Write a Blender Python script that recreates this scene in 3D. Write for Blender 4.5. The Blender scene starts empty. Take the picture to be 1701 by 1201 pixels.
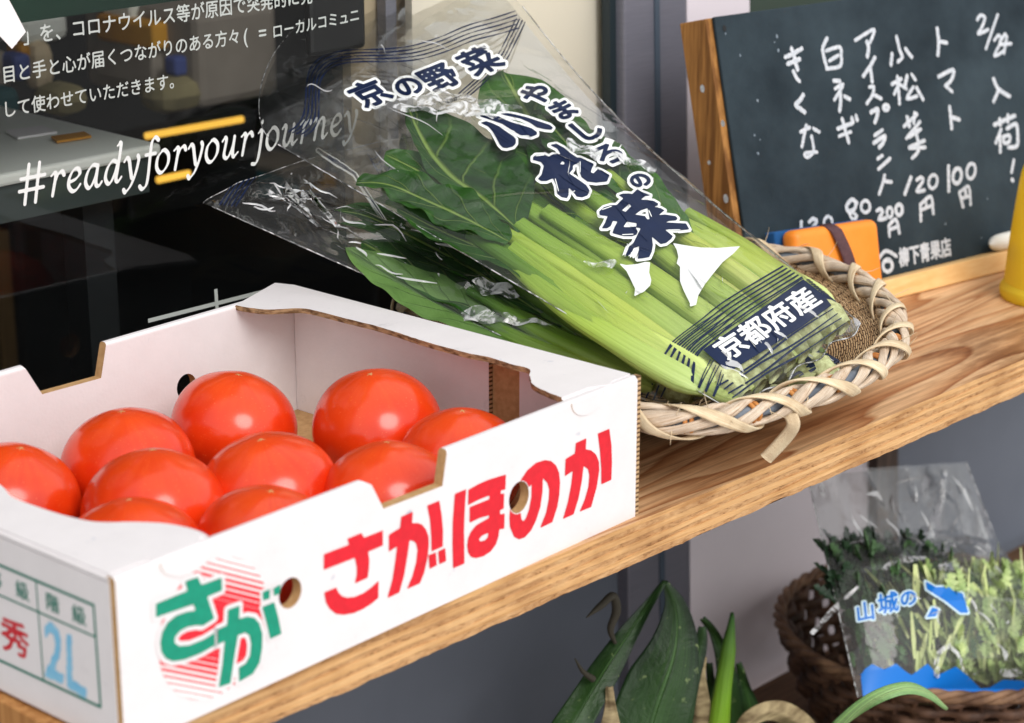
import bpy, bmesh, math, random
import numpy as np
from mathutils import Vector, Matrix
random.seed(7); rng = np.random.default_rng(7)
R = math.radians
scene = bpy.context.scene
COL = scene.collection

# ------------------------------------------------------------------ camera
F = 3648.0; CX, CY = 850.5, 600.5; WPX = 1701.0
PITCH = R(18.1); AZ = R(43.4)
fw = np.array([math.cos(AZ)*math.cos(PITCH), math.sin(AZ)*math.cos(PITCH), -math.sin(PITCH)])
rt = np.array([math.sin(AZ), -math.cos(AZ), 0.0]); up = np.cross(rt, fw)
def ray(px, py): return fw + rt*((px-CX)/F) - up*((py-CY)/F)
CAM = -1.4849*ray(1055, 858)          # the box corner standing on the shelf is the origin
cd = bpy.data.cameras.new('camera'); cam = bpy.data.objects.new('camera', cd); COL.objects.link(cam)
M = Matrix(((rt[0], up[0], -fw[0], CAM[0]), (rt[1], up[1], -fw[1], CAM[1]), (rt[2], up[2], -fw[2], CAM[2]), (0, 0, 0, 1)))
cam.matrix_world = M
cd.sensor_width = 36; cd.lens = 36*F/WPX; cd.clip_start = .05; cd.clip_end = 200
cd.dof.use_dof = True; cd.dof.focus_distance = 1.60; cd.dof.aperture_fstop = 8.0
scene.camera = cam

# ------------------------------------------------------------------ world, sun, exposure
SUN = np.array([-.18, -.69, .74]); SUN /= np.linalg.norm(SUN)
w = bpy.data.worlds.new("World"); scene.world = w; w.use_nodes = True
nt = w.node_tree; bg = nt.nodes['Background']
sky = nt.nodes.new('ShaderNodeTexSky'); sky.sky_type = 'NISHITA'; sky.sun_disc = False
sky.sun_elevation = math.asin(SUN[2]); sky.sun_rotation = math.atan2(SUN[0], SUN[1])
sky.dust_density = 1.0; sky.air_density = 1.0; sky.ozone_density = 1.0
hs = nt.nodes.new('ShaderNodeHueSaturation'); hs.inputs['Saturation'].default_value = .2
gm_ = nt.nodes.new('ShaderNodeGamma'); gm_.inputs['Gamma'].default_value = .25   # overcast: evens out the sky
hs.inputs['Value'].default_value = 3.4
nt.links.new(sky.outputs[0], gm_.inputs['Color']); nt.links.new(gm_.outputs[0], hs.inputs['Color']); nt.links.new(hs.outputs[0], bg.inputs['Color'])
bg.inputs['Strength'].default_value = .15
sd = bpy.data.lights.new('sun', 'SUN'); sun = bpy.data.objects.new('sun', sd); COL.objects.link(sun)
sd.energy = 1.35; sd.angle = R(34); sd.color = (1, .965, .93)
sun.rotation_euler = Vector(-SUN).to_track_quat('-Z', 'Y').to_euler(); sun.location = (.5, -3, 3)
scene.view_settings.view_transform = 'Standard'; scene.view_settings.look = 'None'
scene.view_settings.exposure = 0.48; scene.view_settings.gamma = 1
try: scene.cycles.transparent_max_bounces = 40; scene.cycles.max_bounces = 10
except Exception: pass

# ------------------------------------------------------------------ helpers
def A(*p): return np.array(p, float)
def unit_rows(X): return X/(np.linalg.norm(X, axis=1)[:, None]+1e-12)
def unit(v): v = np.asarray(v, float); return v/np.linalg.norm(v)
def onz(px, py, z): d = ray(px, py); return CAM + d*((z-CAM[2])/d[2])
def ony(px, py, y): d = ray(px, py); return CAM + d*((y-CAM[1])/d[1])
def hit(px, py, p0, n): d = ray(px, py); return CAM + d*(((np.asarray(p0)-CAM) @ n)/(d @ n))
def projv(P):
    Q = np.asarray(P)-CAM; z = Q @ fw
    return np.stack([CX+(Q @ rt)/z*F, CY-(Q @ up)/z*F], -1)
def lin(r, g, b, k=1.0):
    def f(c):
        c /= 255.0
        return (c/12.92 if c <= .04045 else ((c+.055)/1.055)**2.4)*k
    return (f(r), f(g), f(b), 1)

def empty(name, loc, label, cat, group=None):
    o = bpy.data.objects.new(name, None); COL.objects.link(o); o.location = tuple(loc); o.empty_display_size = .02
    o['label'] = label; o['category'] = cat
    if group: o['group'] = group
    return o
def tag(o, label, cat, group=None, kind=None):
    if label: o['label'] = label
    if cat: o['category'] = cat
    if group: o['group'] = group
    if kind: o['kind'] = kind
    return o
def origin(o):
    v = np.zeros(3)
    while o is not None: v += np.array(o.location); o = o.parent
    return v
def link(name, me, parent=None):
    o = bpy.data.objects.new(name, me); COL.objects.link(o)
    if parent is not None: o.parent = parent
    return o
class MB:
    def __init__(s): s.v = []; s.f = []; s.m = []; s.uv = {}
    def add(s, vs, fs, mi=0, uvs=None):
        b = len(s.v); s.v += [tuple(map(float, p)) for p in vs]
        for f in fs: s.f.append(tuple(b+i for i in f)); s.m.append(mi)
        if uvs is not None:
            for i, q in enumerate(uvs): s.uv[b+i] = (float(q[0]), float(q[1]))
        return s
    def box(s, o, a, b, c, mi=0):
        o, a, b, c = map(lambda q: np.asarray(q, float), (o, a, b, c))
        P = [o, o+a, o+a+b, o+b, o+c, o+a+c, o+a+b+c, o+b+c]
        Fs = [(0, 3, 2, 1), (4, 5, 6, 7), (0, 1, 5, 4), (1, 2, 6, 5), (2, 3, 7, 6), (3, 0, 4, 7)]
        if np.dot(np.cross(a, b), c) < 0: Fs = [f[::-1] for f in Fs]
        return s.add(P, Fs, mi)
    def cbox(s, cx, cy, cz, sx, sy, sz, mi=0): return s.box((cx-sx/2, cy-sy/2, cz-sz/2), (sx, 0, 0), (0, sy, 0), (0, 0, sz), mi)
    def quad(s, *P, mi=0): return s.add(P, [tuple(range(len(P)))], mi)
    def grid(s, G, mi=0, closed_u=False, closed_v=False, UV=None, flip=False):
        G = np.asarray(G); n, m = G.shape[:2]; fs = []
        for i in range(n if closed_u else n-1):
            for j in range(m if closed_v else m-1):
                q = (i*m+j, ((i+1) % n)*m+j, ((i+1) % n)*m+(j+1) % m, i*m+(j+1) % m)
                fs.append(q[::-1] if flip else q)
        return s.add(G.reshape(-1, 3), fs, mi, None if UV is None else np.asarray(UV).reshape(-1, 2))
    def tube(s, pts, rad, n=8, mi=0, flat=1.0, ref=None, caps=True, closed=False, UV=True):
        pts = np.asarray(pts, float); k = len(pts)
        rad = np.broadcast_to(np.asarray(rad, float), (k,))
        T = np.roll(pts, -1, 0)-np.roll(pts, 1, 0) if closed else np.gradient(pts, axis=0)
        T /= np.linalg.norm(T, axis=1)[:, None]+1e-12
        rings = []; prev = None
        for i in range(k):
            if ref is not None: a = np.asarray(ref[i] if np.ndim(ref) == 2 else ref, float)
            elif prev is not None: a = prev
            else: a = A(0, 0, 1) if abs(T[i][2]) < .9 else A(1, 0, 0)
            a = a-T[i]*(a @ T[i]); a = unit(a); prev = a; b = np.cross(T[i], a)
            th = np.linspace(0, 2*math.pi, n, endpoint=False)
            rings.append(pts[i]+rad[i]*(flat*np.cos(th)[:, None]*a+np.sin(th)[:, None]*b))
        G = np.array(rings)
        uv = np.stack(np.meshgrid(np.linspace(0, 1, k), np.linspace(0, 1, n), indexing='ij'), -1)[..., ::-1]
        s.grid(G, mi, closed_u=closed, closed_v=True, UV=uv, flip=True)
        if caps and not closed:
            b0 = len(s.v)-k*n
            s.f.append(tuple(b0+j for j in range(n))); s.m.append(mi)
            s.f.append(tuple(b0+(k-1)*n+j for j in range(n))[::-1]); s.m.append(mi)
        return s
    def build(s, name, mats, parent=None, smooth=False, bevel=0, seg=2, subsurf=0, local=False, auto=None):
        me = bpy.data.meshes.new(name)
        V = np.array(s.v) if s.v else np.zeros((0, 3))
        if parent is not None and not local: V = V-origin(parent)
        me.from_pydata([tuple(p) for p in V], [], s.f)
        for mt in (mats if isinstance(mats, (list, tuple)) else [mats]): me.materials.append(mt)
        me.polygons.foreach_set('material_index', s.m)
        if s.uv:
            ul = me.uv_layers.new(name='uv')
            for lp in me.loops:
                if lp.vertex_index in s.uv: ul.data[lp.index].uv = s.uv[lp.vertex_index]
        if smooth: me.polygons.foreach_set('use_smooth', [True]*len(me.polygons))
        me.update(); me.validate()
        o = link(name, me, parent)
        if bevel:
            b = o.modifiers.new('b', 'BEVEL'); b.width = bevel; b.segments = seg; b.limit_method = 'ANGLE'; b.angle_limit = R(40)
        if subsurf:
            q = o.modifiers.new('s', 'SUBSURF'); q.levels = subsurf; q.render_levels = subsurf
        return o
def crom(P, n=8, closed=False):
    P = np.asarray(P, float); k = len(P); out = []
    for i in range(k if closed else k-1):
        if closed: p0, p1, p2, p3 = P[(i-1) % k], P[i], P[(i+1) % k], P[(i+2) % k]
        else: p0, p1, p2, p3 = P[max(i-1, 0)], P[i], P[i+1], P[min(i+2, k-1)]
        for t in np.linspace(0, 1, n, endpoint=False):
            out.append(.5*((2*p1)+(p2-p0)*t+(2*p0-5*p1+4*p2-p3)*t*t+(3*p1-p0-3*p2+p3)*t**3))
    if not closed: out.append(P[-1])
    return np.array(out)
def resample(P, n, closed=False):
    P = np.asarray(P, float)
    if closed: P = np.vstack([P, P[:1]])
    d = np.r_[0, np.cumsum(np.linalg.norm(np.diff(P, axis=0), axis=1))]
    s = np.linspace(0, d[-1], n, endpoint=not closed)
    return np.stack([np.interp(s, d, P[:, i]) for i in range(P.shape[1])], -1)

# ------------------------------------------------------------------ flat marks: signed distance -> mesh
def poly_segs(polys):
    S = []
    for p in polys:
        p = np.asarray(p, float); S.append(np.concatenate([p, np.roll(p, -1, 0)], 1))
    return np.concatenate(S)
def seg_dist(X, Y, S):
    D = np.full(X.shape, 1e9)
    for x0, y0, x1, y1 in S:
        dx, dy = x1-x0, y1-y0; L = dx*dx+dy*dy+1e-18
        t = np.clip(((X-x0)*dx+(Y-y0)*dy)/L, 0, 1)
        D = np.minimum(D, (X-x0-t*dx)**2+(Y-y0-t*dy)**2)
    return np.sqrt(D)
def sdf_poly(X, Y, S):
    ins = np.zeros(X.shape, bool)
    for x0, y0, x1, y1 in S:
        if y0 == y1: continue
        c = ((y0 > Y) != (y1 > Y)) & (X < (x1-x0)*(Y-y0)/(y1-y0)+x0)
        ins ^= c
    return np.where(ins, -1, 1)*seg_dist(X, Y, S)
def march(D, xs, ys):
    """D<0 is inside; returns 2D verts and faces clipped at the zero line"""
    V = []; key = {}; Fs = []; ni, nj = D.shape
    def vid(k, p):
        if k not in key: key[k] = len(V); V.append(p)
        return key[k]
    act = (np.minimum.reduce([D[:-1, :-1], D[1:, :-1], D[1:, 1:], D[:-1, 1:]]) < 0)
    for i, j in zip(*np.nonzero(act)):
        c = [(i, j), (i+1, j), (i+1, j+1), (i, j+1)]; poly = []
        for q in range(4):
            a, b = c[q], c[(q+1) % 4]; da, db = D[a], D[b]
            if da < 0: poly.append(vid(a, (xs[a[0]], ys[a[1]])))
            if (da < 0) != (db < 0):
                t = da/(da-db); k = (min(a, b), max(a, b))
                poly.append(vid(k, (xs[a[0]]+(xs[b[0]]-xs[a[0]])*t, ys[a[1]]+(ys[b[1]]-ys[a[1]])*t)))
        if len(poly) >= 3: Fs.append(poly)
    return np.array(V).reshape(-1, 2), Fs
def field(S, step, iso=0.0, strokes=None, warp=None):
    """S: outline segments (filled) or strokes [(segs, halfwidth)]"""
    if strokes is not None:
        allS = np.concatenate([s for s, h in strokes]); pad = max(h for s, h in strokes)+2*step
    else: allS = S; pad = iso+2*step
    x0, y0 = allS[:, ::2].min()-pad, allS[:, 1::2].min()-pad; x1, y1 = allS[:, ::2].max()+pad, allS[:, 1::2].max()+pad
    xs = np.arange(x0, x1+step, step); ys = np.arange(y0, y1+step, step)
    X, Y = np.meshgrid(xs, ys, indexing='ij')
    if strokes is not None:
        D = np.full(X.shape, 1e9)
        for s, h in strokes: D = np.minimum(D, seg_dist(X, Y, s)-h)
    else: D = sdf_poly(X, Y, S)-iso
    if warp is not None: D = D+warp(X, Y)
    return march(D, xs, ys)
def path_segs(p, close=False):
    p = np.asarray(p, float); q = np.concatenate([p[:-1], p[1:]], 1)
    return q
GLYPH = {}
def glyph(ch):
    """outline segments of one character in em units (baseline at 0) and its advance, from Blender's built-in font"""
    if ch in GLYPH: return GLYPH[ch]
    c = bpy.data.curves.new('g', 'FONT'); c.body = ch; c.resolution_u = 4
    o = bpy.data.objects.new('g', c); COL.objects.link(o); bpy.context.view_layer.update()
    me = o.evaluated_get(bpy.context.evaluated_depsgraph_get()).to_mesh()
    P = [tuple(round(x, 5) for x in v.co[:2]) for v in me.vertices]; cnt = {}
    for f in me.polygons:
        vs = [P[i] for i in f.vertices]
        for a, b in zip(vs, vs[1:]+vs[:1]):
            k = (a, b) if a < b else (b, a); cnt[k] = cnt.get(k, 0)+1
    S = np.array([a+b for (a, b), n in cnt.items() if n == 1 and a != b]) if cnt else np.zeros((0, 4))
    bpy.data.objects.remove(o); bpy.data.curves.remove(c)
    GLYPH[ch] = S; return S
def homog(src, dst):
    Mx = []; b = []
    for (x, y), (X, Y) in zip(src, dst):
        Mx += [[x, y, 1, 0, 0, 0, -X*x, -X*y], [0, 0, 0, x, y, 1, -Y*x, -Y*y]]; b += [X, Y]
    h = np.linalg.solve(np.array(Mx, float), np.array(b, float)); H = np.append(h, 1).reshape(3, 3)
    def f(P):
        P = np.asarray(P, float); q = np.c_[P, np.ones(len(P))] @ H.T
        return q[:, :2]/q[:, 2:]
    return f

# ------------------------------------------------------------------ materials
def new_mat(name):
    m = bpy.data.materials.new(name); m.use_nodes = True
    n = m.node_tree; return m, n, n.nodes['Principled BSDF']
def N(n, t, **k):
    x = n.nodes.new(t)
    for a, b in k.items():
        if a in x.inputs: x.inputs[a].default_value = b
        else: setattr(x, a, b)
    return x
def ramp(n, stops, interp='LINEAR'):
    r = n.nodes.new('ShaderNodeValToRGB'); r.color_ramp.interpolation = interp
    e = r.color_ramp.elements
    while len(e) < len(stops): e.new(.5)
    for x, (p, c) in zip(e, stops): x.position = p; x.color = c
    return r
def coords(n, scale=(1, 1, 1), rot=(0, 0, 0), kind='Object'):
    tc = n.nodes.new('ShaderNodeTexCoord'); mp = n.nodes.new('ShaderNodeMapping')
    mp.inputs['Scale'].default_value = scale; mp.inputs['Rotation'].default_value = rot
    n.links.new(tc.outputs[kind], mp.inputs['Vector']); return mp.outputs['Vector']
def mat(name, c1, c2=None, rough=.6, scale=40, stretch=(1, 1, 1), detail=4, spec=.4, bump=0, bscale=None, sss=0, sssc=None, coat=0, metallic=0, lo=.35, hi=.65, rot=(0, 0, 0), rvar=0, trans=0):
    m, n, p = new_mat(name)
    p.inputs['Roughness'].default_value = rough; p.inputs['Specular IOR Level'].default_value = spec
    p.inputs['Metallic'].default_value = metallic; p.inputs['Coat Weight'].default_value = coat
    p.inputs['Coat Roughness'].default_value = .12
    if sss:
        p.inputs['Subsurface Weight'].default_value = sss; p.inputs['Subsurface Radius'].default_value = (.01, .004, .002); p.inputs['Subsurface Scale'].default_value = .5
    if trans: p.inputs['Transmission Weight'].default_value = trans
    v = coords(n, stretch, rot)
    nz = N(n, 'ShaderNodeTexNoise', Scale=scale, Detail=detail, Roughness=.6); n.links.new(v, nz.inputs['Vector'])
    if c2 is None: p.inputs['Base Color'].default_value = c1
    else:
        r = ramp(n, [(lo, c1), (hi, c2)]); n.links.new(nz.outputs['Fac'], r.inputs['Fac']); n.links.new(r.outputs['Color'], p.inputs['Base Color'])
    if rvar:
        mr = N(n, 'ShaderNodeMapRange'); mr.inputs['To Min'].default_value = rough-rvar; mr.inputs['To Max'].default_value = rough+rvar
        n.links.new(nz.outputs['Fac'], mr.inputs['Value']); n.links.new(mr.outputs['Result'], p.inputs['Roughness'])
    if bump:
        b = N(n, 'ShaderNodeBump', Strength=.5, Distance=bump)
        nb = N(n, 'ShaderNodeTexNoise', Scale=bscale or scale, Detail=6); n.links.new(v, nb.inputs['Vector'])
        n.links.new(nb.outputs['Fac'], b.inputs['Height']); n.links.new(b.outputs['Normal'], p.inputs['Normal'])
    return m

# ------------------------------------------------------------------ material library
def wood_top():
    m, n, p = new_mat('wood_top'); p.inputs['Roughness'].default_value = .55; p.inputs['Specular IOR Level'].default_value = .3
    v = coords(n, (1, 1, 1))
    # slow field cut into contour lines: cathedral figure of rotary-cut veneer
    mp = n.nodes.new('ShaderNodeMapping'); mp.inputs['Scale'].default_value = (1.7, 15, 6); n.links.new(v, mp.inputs['Vector'])
    nz = N(n, 'ShaderNodeTexNoise', Scale=1.0, Detail=1.2, Roughness=.35, Distortion=.5); n.links.new(mp.outputs[0], nz.inputs['Vector'])
    kn = N(n, 'ShaderNodeMath', operation='MULTIPLY'); kn.inputs[1].default_value = 1.0
    acc = nz.outputs['Fac']
    for (kx, ky, ks) in ((.445, .045, .30), (.425, .095, .18), (.20, -.002, .12), (.62, .20, .2), (-.2, .2, .2)):
        mq = n.nodes.new('ShaderNodeMapping'); mq.inputs['Location'].default_value = (-kx*1.0, -ky*2.2, 0); mq.inputs['Scale'].default_value = (1.0, 2.2, 1)
        n.links.new(v, mq.inputs['Vector'])
        ln = N(n, 'ShaderNodeVectorMath', operation='LENGTH'); n.links.new(mq.outputs[0], ln.inputs[0])
        ex = N(n, 'ShaderNodeMapRange', interpolation_type='SMOOTHERSTEP'); ex.inputs['From Min'].default_value = 0; ex.inputs['From Max'].default_value = .075
        ex.inputs['To Min'].default_value = ks; ex.inputs['To Max'].default_value = 0
        n.links.new(ln.outputs['Value'], ex.inputs['Value'])
        ad = N(n, 'ShaderNodeMath', operation='ADD'); n.links.new(acc, ad.inputs[0]); n.links.new(ex.outputs['Result'], ad.inputs[1]); acc = ad.outputs[0]
    ml = N(n, 'ShaderNodeMath', operation='MULTIPLY'); ml.inputs[1].default_value = 15; n.links.new(acc, ml.inputs[0])
    fr = N(n, 'ShaderNodeMath', operation='FRACT'); n.links.new(ml.outputs[0], fr.inputs[0])
    r = ramp(n, [(0, lin(232, 192, 148)), (.5, lin(222, 176, 130)), (.8, lin(198, 144, 98)), (.92, lin(172, 114, 72)), (1, lin(228, 186, 140))])
    n.links.new(fr.outputs[0], r.inputs['Fac'])
    m2 = n.nodes.new('ShaderNodeMapping'); m2.inputs['Scale'].default_value = (7, 230, 60); n.links.new(v, m2.inputs['Vector'])
    g = N(n, 'ShaderNodeTexNoise', Scale=1.0, Detail=5, Roughness=.7); n.links.new(m2.outputs[0], g.inputs['Vector'])
    r2 = ramp(n, [(.32, (.5, .44, .4, 1)), (.6, (1, 1, 1, 1))]); n.links.new(g.outputs['Fac'], r2.inputs['Fac'])
    mx = N(n, 'ShaderNodeMix', data_type='RGBA', blend_type='MULTIPLY'); mx.inputs[0].default_value = .95
    n.links.new(r.outputs['Color'], mx.inputs[6]); n.links.new(r2.outputs['Color'], mx.inputs[7])
    mv = n.nodes.new('ShaderNodeMapping'); mv.inputs['Scale'].default_value = (1, 4.5, 1); n.links.new(v, mv.inputs['Vector']); g3 = N(n, 'ShaderNodeTexNoise', Scale=6.0, Detail=5, Roughness=.65); n.links.new(mv.outputs[0], g3.inputs['Vector'])
    r3 = ramp(n, [(.37, (.40, .29, .22, 1)), (.46, (.86, .8, .76, 1)), (.58, (1.06, 1.05, 1.04, 1))]); n.links.new(g3.outputs['Fac'], r3.inputs['Fac'])
    mx2 = N(n, 'ShaderNodeMix', data_type='RGBA', blend_type='MULTIPLY'); mx2.inputs[0].default_value = .75
    n.links.new(mx.outputs[2], mx2.inputs[6]); n.links.new(r3.outputs['Color'], mx2.inputs[7])
    n.links.new(mx2.outputs[2], p.inputs['Base Color'])
    b = N(n, 'ShaderNodeBump', Strength=.35, Distance=.0008); n.links.new(g.outputs['Fac'], b.inputs['Height']); n.links.new(b.outputs['Normal'], p.inputs['Normal'])
    return m
def ply_mat(name, c1, c2, c3, rot=False):
    m, n, p = new_mat(name); p.inputs['Roughness'].default_value = .75; p.inputs['Specular IOR Level'].default_value = .15
    v = coords(n, (9, 9, 260) if not rot else (95, 95, 330))
    a = N(n, 'ShaderNodeTexNoise', Scale=1.0, Detail=6, Roughness=.75, Distortion=.4 if rot else .1); n.links.new(v, a.inputs['Vector'])
    r = ramp(n, [(.3, c3), (.45, c2), (.66, c1)]); n.links.new(a.outputs['Fac'], r.inputs['Fac'])
    v2 = coords(n, (14, 14, 30)); a2 = N(n, 'ShaderNodeTexNoise', Scale=1.0, Detail=4); n.links.new(v2, a2.inputs['Vector'])
    r2 = ramp(n, [(.38, (.55, .44, .36, 1)), (.52, (.95, .93, .9, 1)), (.7, (1, 1, 1, 1))]); n.links.new(a2.outputs['Fac'], r2.inputs['Fac'])
    mx = N(n, 'ShaderNodeMix', data_type='RGBA', blend_type='MULTIPLY'); mx.inputs[0].default_value = .6
    n.links.new(r.outputs['Color'], mx.inputs[6]); n.links.new(r2.outputs['Color'], mx.inputs[7]); n.links.new(mx.outputs[2], p.inputs['Base Color'])
    b = N(n, 'ShaderNodeBump', Strength=1.0, Distance=.002); n.links.new(a.outputs['Fac'], b.inputs['Height']); n.links.new(b.outputs['Normal'], p.inputs['Normal'])
    return m
def flute_mat(name, axis):
    """cut edge of corrugated board: two liners and a zigzag of dark flutes along the cut"""
    m, n, p = new_mat(name); p.inputs['Roughness'].default_value = .9; p.inputs['Specular IOR Level'].default_value = .1
    v = coords(n, axis)
    wv = N(n, 'ShaderNodeTexWave', wave_type='BANDS', bands_direction='DIAGONAL', Scale=1.0, Distortion=1.2, Detail=2); n.links.new(v, wv.inputs['Vector'])
    r = ramp(n, [(.12, lin(92, 70, 50)), (.4, lin(160, 128, 94)), (.7, lin(196, 164, 126))]); n.links.new(wv.outputs['Fac'], r.inputs['Fac'])
    n.links.new(r.outputs['Color'], p.inputs['Base Color']); return m
def leaf_mat(name, dark, light, vein, rough=.42, trans=.25, vscale=4.5):
    """leaf blade: UV u runs across (0..1), v from stalk to tip; pale midrib and slanting side veins"""
    m, n, p = new_mat(name); p.inputs['Roughness'].default_value = rough; p.inputs['Specular IOR Level'].default_value = .45
    tc = n.nodes.new('ShaderNodeTexCoord'); sp = n.nodes.new('ShaderNodeSeparateXYZ'); n.links.new(tc.outputs['UV'], sp.inputs[0])
    sub = N(n, 'ShaderNodeMath', operation='SUBTRACT'); n.links.new(sp.outputs['X'], sub.inputs[0]); sub.inputs[1].default_value = .5
    ab = N(n, 'ShaderNodeMath', operation='ABSOLUTE'); n.links.new(sub.outputs[0], ab.inputs[0])
    nz = N(n, 'ShaderNodeTexNoise', Scale=38.0, Detail=6, Roughness=.65, Distortion=.6); n.links.new(tc.outputs['Object'], nz.inputs['Vector'])
    r = ramp(n, [(.3, dark), (.7, light)]); n.links.new(nz.outputs['Fac'], r.inputs['Fac'])
    pw = N(n, 'ShaderNodeMath', operation='POWER'); n.links.new(ab.outputs[0], pw.inputs[0]); pw.inputs[1].default_value = .8
    sl = N(n, 'ShaderNodeMath', operation='MULTIPLY_ADD'); n.links.new(pw.outputs[0], sl.inputs[0]); sl.inputs[1].default_value = -.55; n.links.new(sp.outputs['Y'], sl.inputs[2])
    sn = N(n, 'ShaderNodeMath', operation='MULTIPLY_ADD'); n.links.new(nz.outputs['Fac'], sn.inputs[0]); sn.inputs[1].default_value = .06; n.links.new(sl.outputs[0], sn.inputs[2])
    ms = N(n, 'ShaderNodeMath', operation='MULTIPLY'); n.links.new(sn.outputs[0], ms.inputs[0]); ms.inputs[1].default_value = vscale
    fr = N(n, 'ShaderNodeMath', operation='PINGPONG'); n.links.new(ms.outputs[0], fr.inputs[0]); fr.inputs[1].default_value = .5
    vr = N(n, 'ShaderNodeMapRange', interpolation_type='SMOOTHSTEP'); n.links.new(fr.outputs[0], vr.inputs['Value'])
    vr.inputs['From Min'].default_value = .015; vr.inputs['From Max'].default_value = .07; vr.inputs['To Min'].default_value = .5; vr.inputs['To Max'].default_value = 0
    mr = N(n, 'ShaderNodeMapRange', interpolation_type='SMOOTHSTEP'); n.links.new(ab.outputs[0], mr.inputs['Value'])
    mr.inputs['From Min'].default_value = .012; mr.inputs['From Max'].default_value = .045; mr.inputs['To Min'].default_value = 1; mr.inputs['To Max'].default_value = 0
    fd = N(n, 'ShaderNodeMapRange'); n.links.new(ab.outputs[0], fd.inputs['Value']); fd.inputs['From Min'].default_value = .1; fd.inputs['From Max'].default_value = .48; fd.inputs['To Min'].default_value = 1; fd.inputs['To Max'].default_value = .1
    v2 = N(n, 'ShaderNodeMath', operation='MULTIPLY'); n.links.new(vr.outputs[0], v2.inputs[0]); n.links.new(fd.outputs[0], v2.inputs[1])
    mxv = N(n, 'ShaderNodeMath', operation='MAXIMUM'); n.links.new(v2.outputs[0], mxv.inputs[0]); n.links.new(mr.outputs[0], mxv.inputs[1])
    mx = N(n, 'ShaderNodeMix', data_type='RGBA'); n.links.new(mxv.outputs[0], mx.inputs[0]); n.links.new(r.outputs['Color'], mx.inputs[6]); mx.inputs[7].default_value = vein
    if vscale == 0:      # long parallel veins of a leek leaf with pale flecks
        mp = n.nodes.new('ShaderNodeMapping'); mp.inputs['Scale'].default_value = (60, 2.2, 1); n.links.new(tc.outputs['UV'], mp.inputs['Vector'])
        st = N(n, 'ShaderNodeTexNoise', Scale=1.0, Detail=4, Roughness=.6); n.links.new(mp.outputs[0], st.inputs['Vector'])
        sr = ramp(n, [(.34, (.35, .4, .42, 1)), (.5, (1, 1, 1, 1)), (.68, (1.8, 1.7, 1.3, 1))]); n.links.new(st.outputs['Fac'], sr.inputs['Fac'])
        m8 = N(n, 'ShaderNodeMix', data_type='RGBA', blend_type='MULTIPLY'); m8.inputs[0].default_value = 1; n.links.new(mx.outputs[2], m8.inputs[6]); n.links.new(sr.outputs['Color'], m8.inputs[7])
        fk = N(n, 'ShaderNodeTexNoise', Scale=120.0, Detail=2); n.links.new(tc.outputs['Object'], fk.inputs['Vector']); fr_ = ramp(n, [(.66, (0, 0, 0, 1)), (.74, (.6, .6, .6, 1))]); n.links.new(fk.outputs['Fac'], fr_.inputs['Fac'])
        gy = N(n, 'ShaderNodeMapRange'); n.links.new(sp.outputs['Y'], gy.inputs['Value']); gy.inputs['From Min'].default_value = .75; gy.inputs['From Max'].default_value = .25
        m7 = N(n, 'ShaderNodeMix', data_type='RGBA'); n.links.new(gy.outputs[0], m7.inputs[0]); n.links.new(m8.outputs[2], m7.inputs[6]); m7.inputs[7].default_value = vein
        m7f = N(n, 'ShaderNodeMath', operation='MULTIPLY'); n.links.new(gy.outputs[0], m7f.inputs[0]); m7f.inputs[1].default_value = .45; n.links.new(m7f.outputs[0], m7.inputs[0])
        m9 = N(n, 'ShaderNodeMix', data_type='RGBA'); n.links.new(fr_.outputs['Color'], m9.inputs[0]); n.links.new(m7.outputs[2], m9.inputs[6]); m9.inputs[7].default_value = lin(150, 170, 110); mx = m9
    n.links.new(mx.outputs[2], p.inputs['Base Color'])
    hb = N(n, 'ShaderNodeMath', operation='SUBTRACT'); n.links.new(nz.outputs['Fac'], hb.inputs[0]); n.links.new(mxv.outputs[0], hb.inputs[1])
    b = N(n, 'ShaderNodeBump', Strength=.8, Distance=.0032); n.links.new(hb.outputs[0], b.inputs['Height']); n.links.new(b.outputs['Normal'], p.inputs['Normal'])
    if trans:
        tl = n.nodes.new('ShaderNodeBsdfTranslucent'); n.links.new(mx.outputs[2], tl.inputs['Color'])
        ms_ = N(n, 'ShaderNodeMixShader'); ms_.inputs[0].default_value = trans
        out = n.nodes['Material Output']; n.links.new(p.outputs[0], ms_.inputs[1]); n.links.new(tl.outputs[0], ms_.inputs[2]); n.links.new(ms_.outputs[0], out.inputs['Surface'])
    return m
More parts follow.
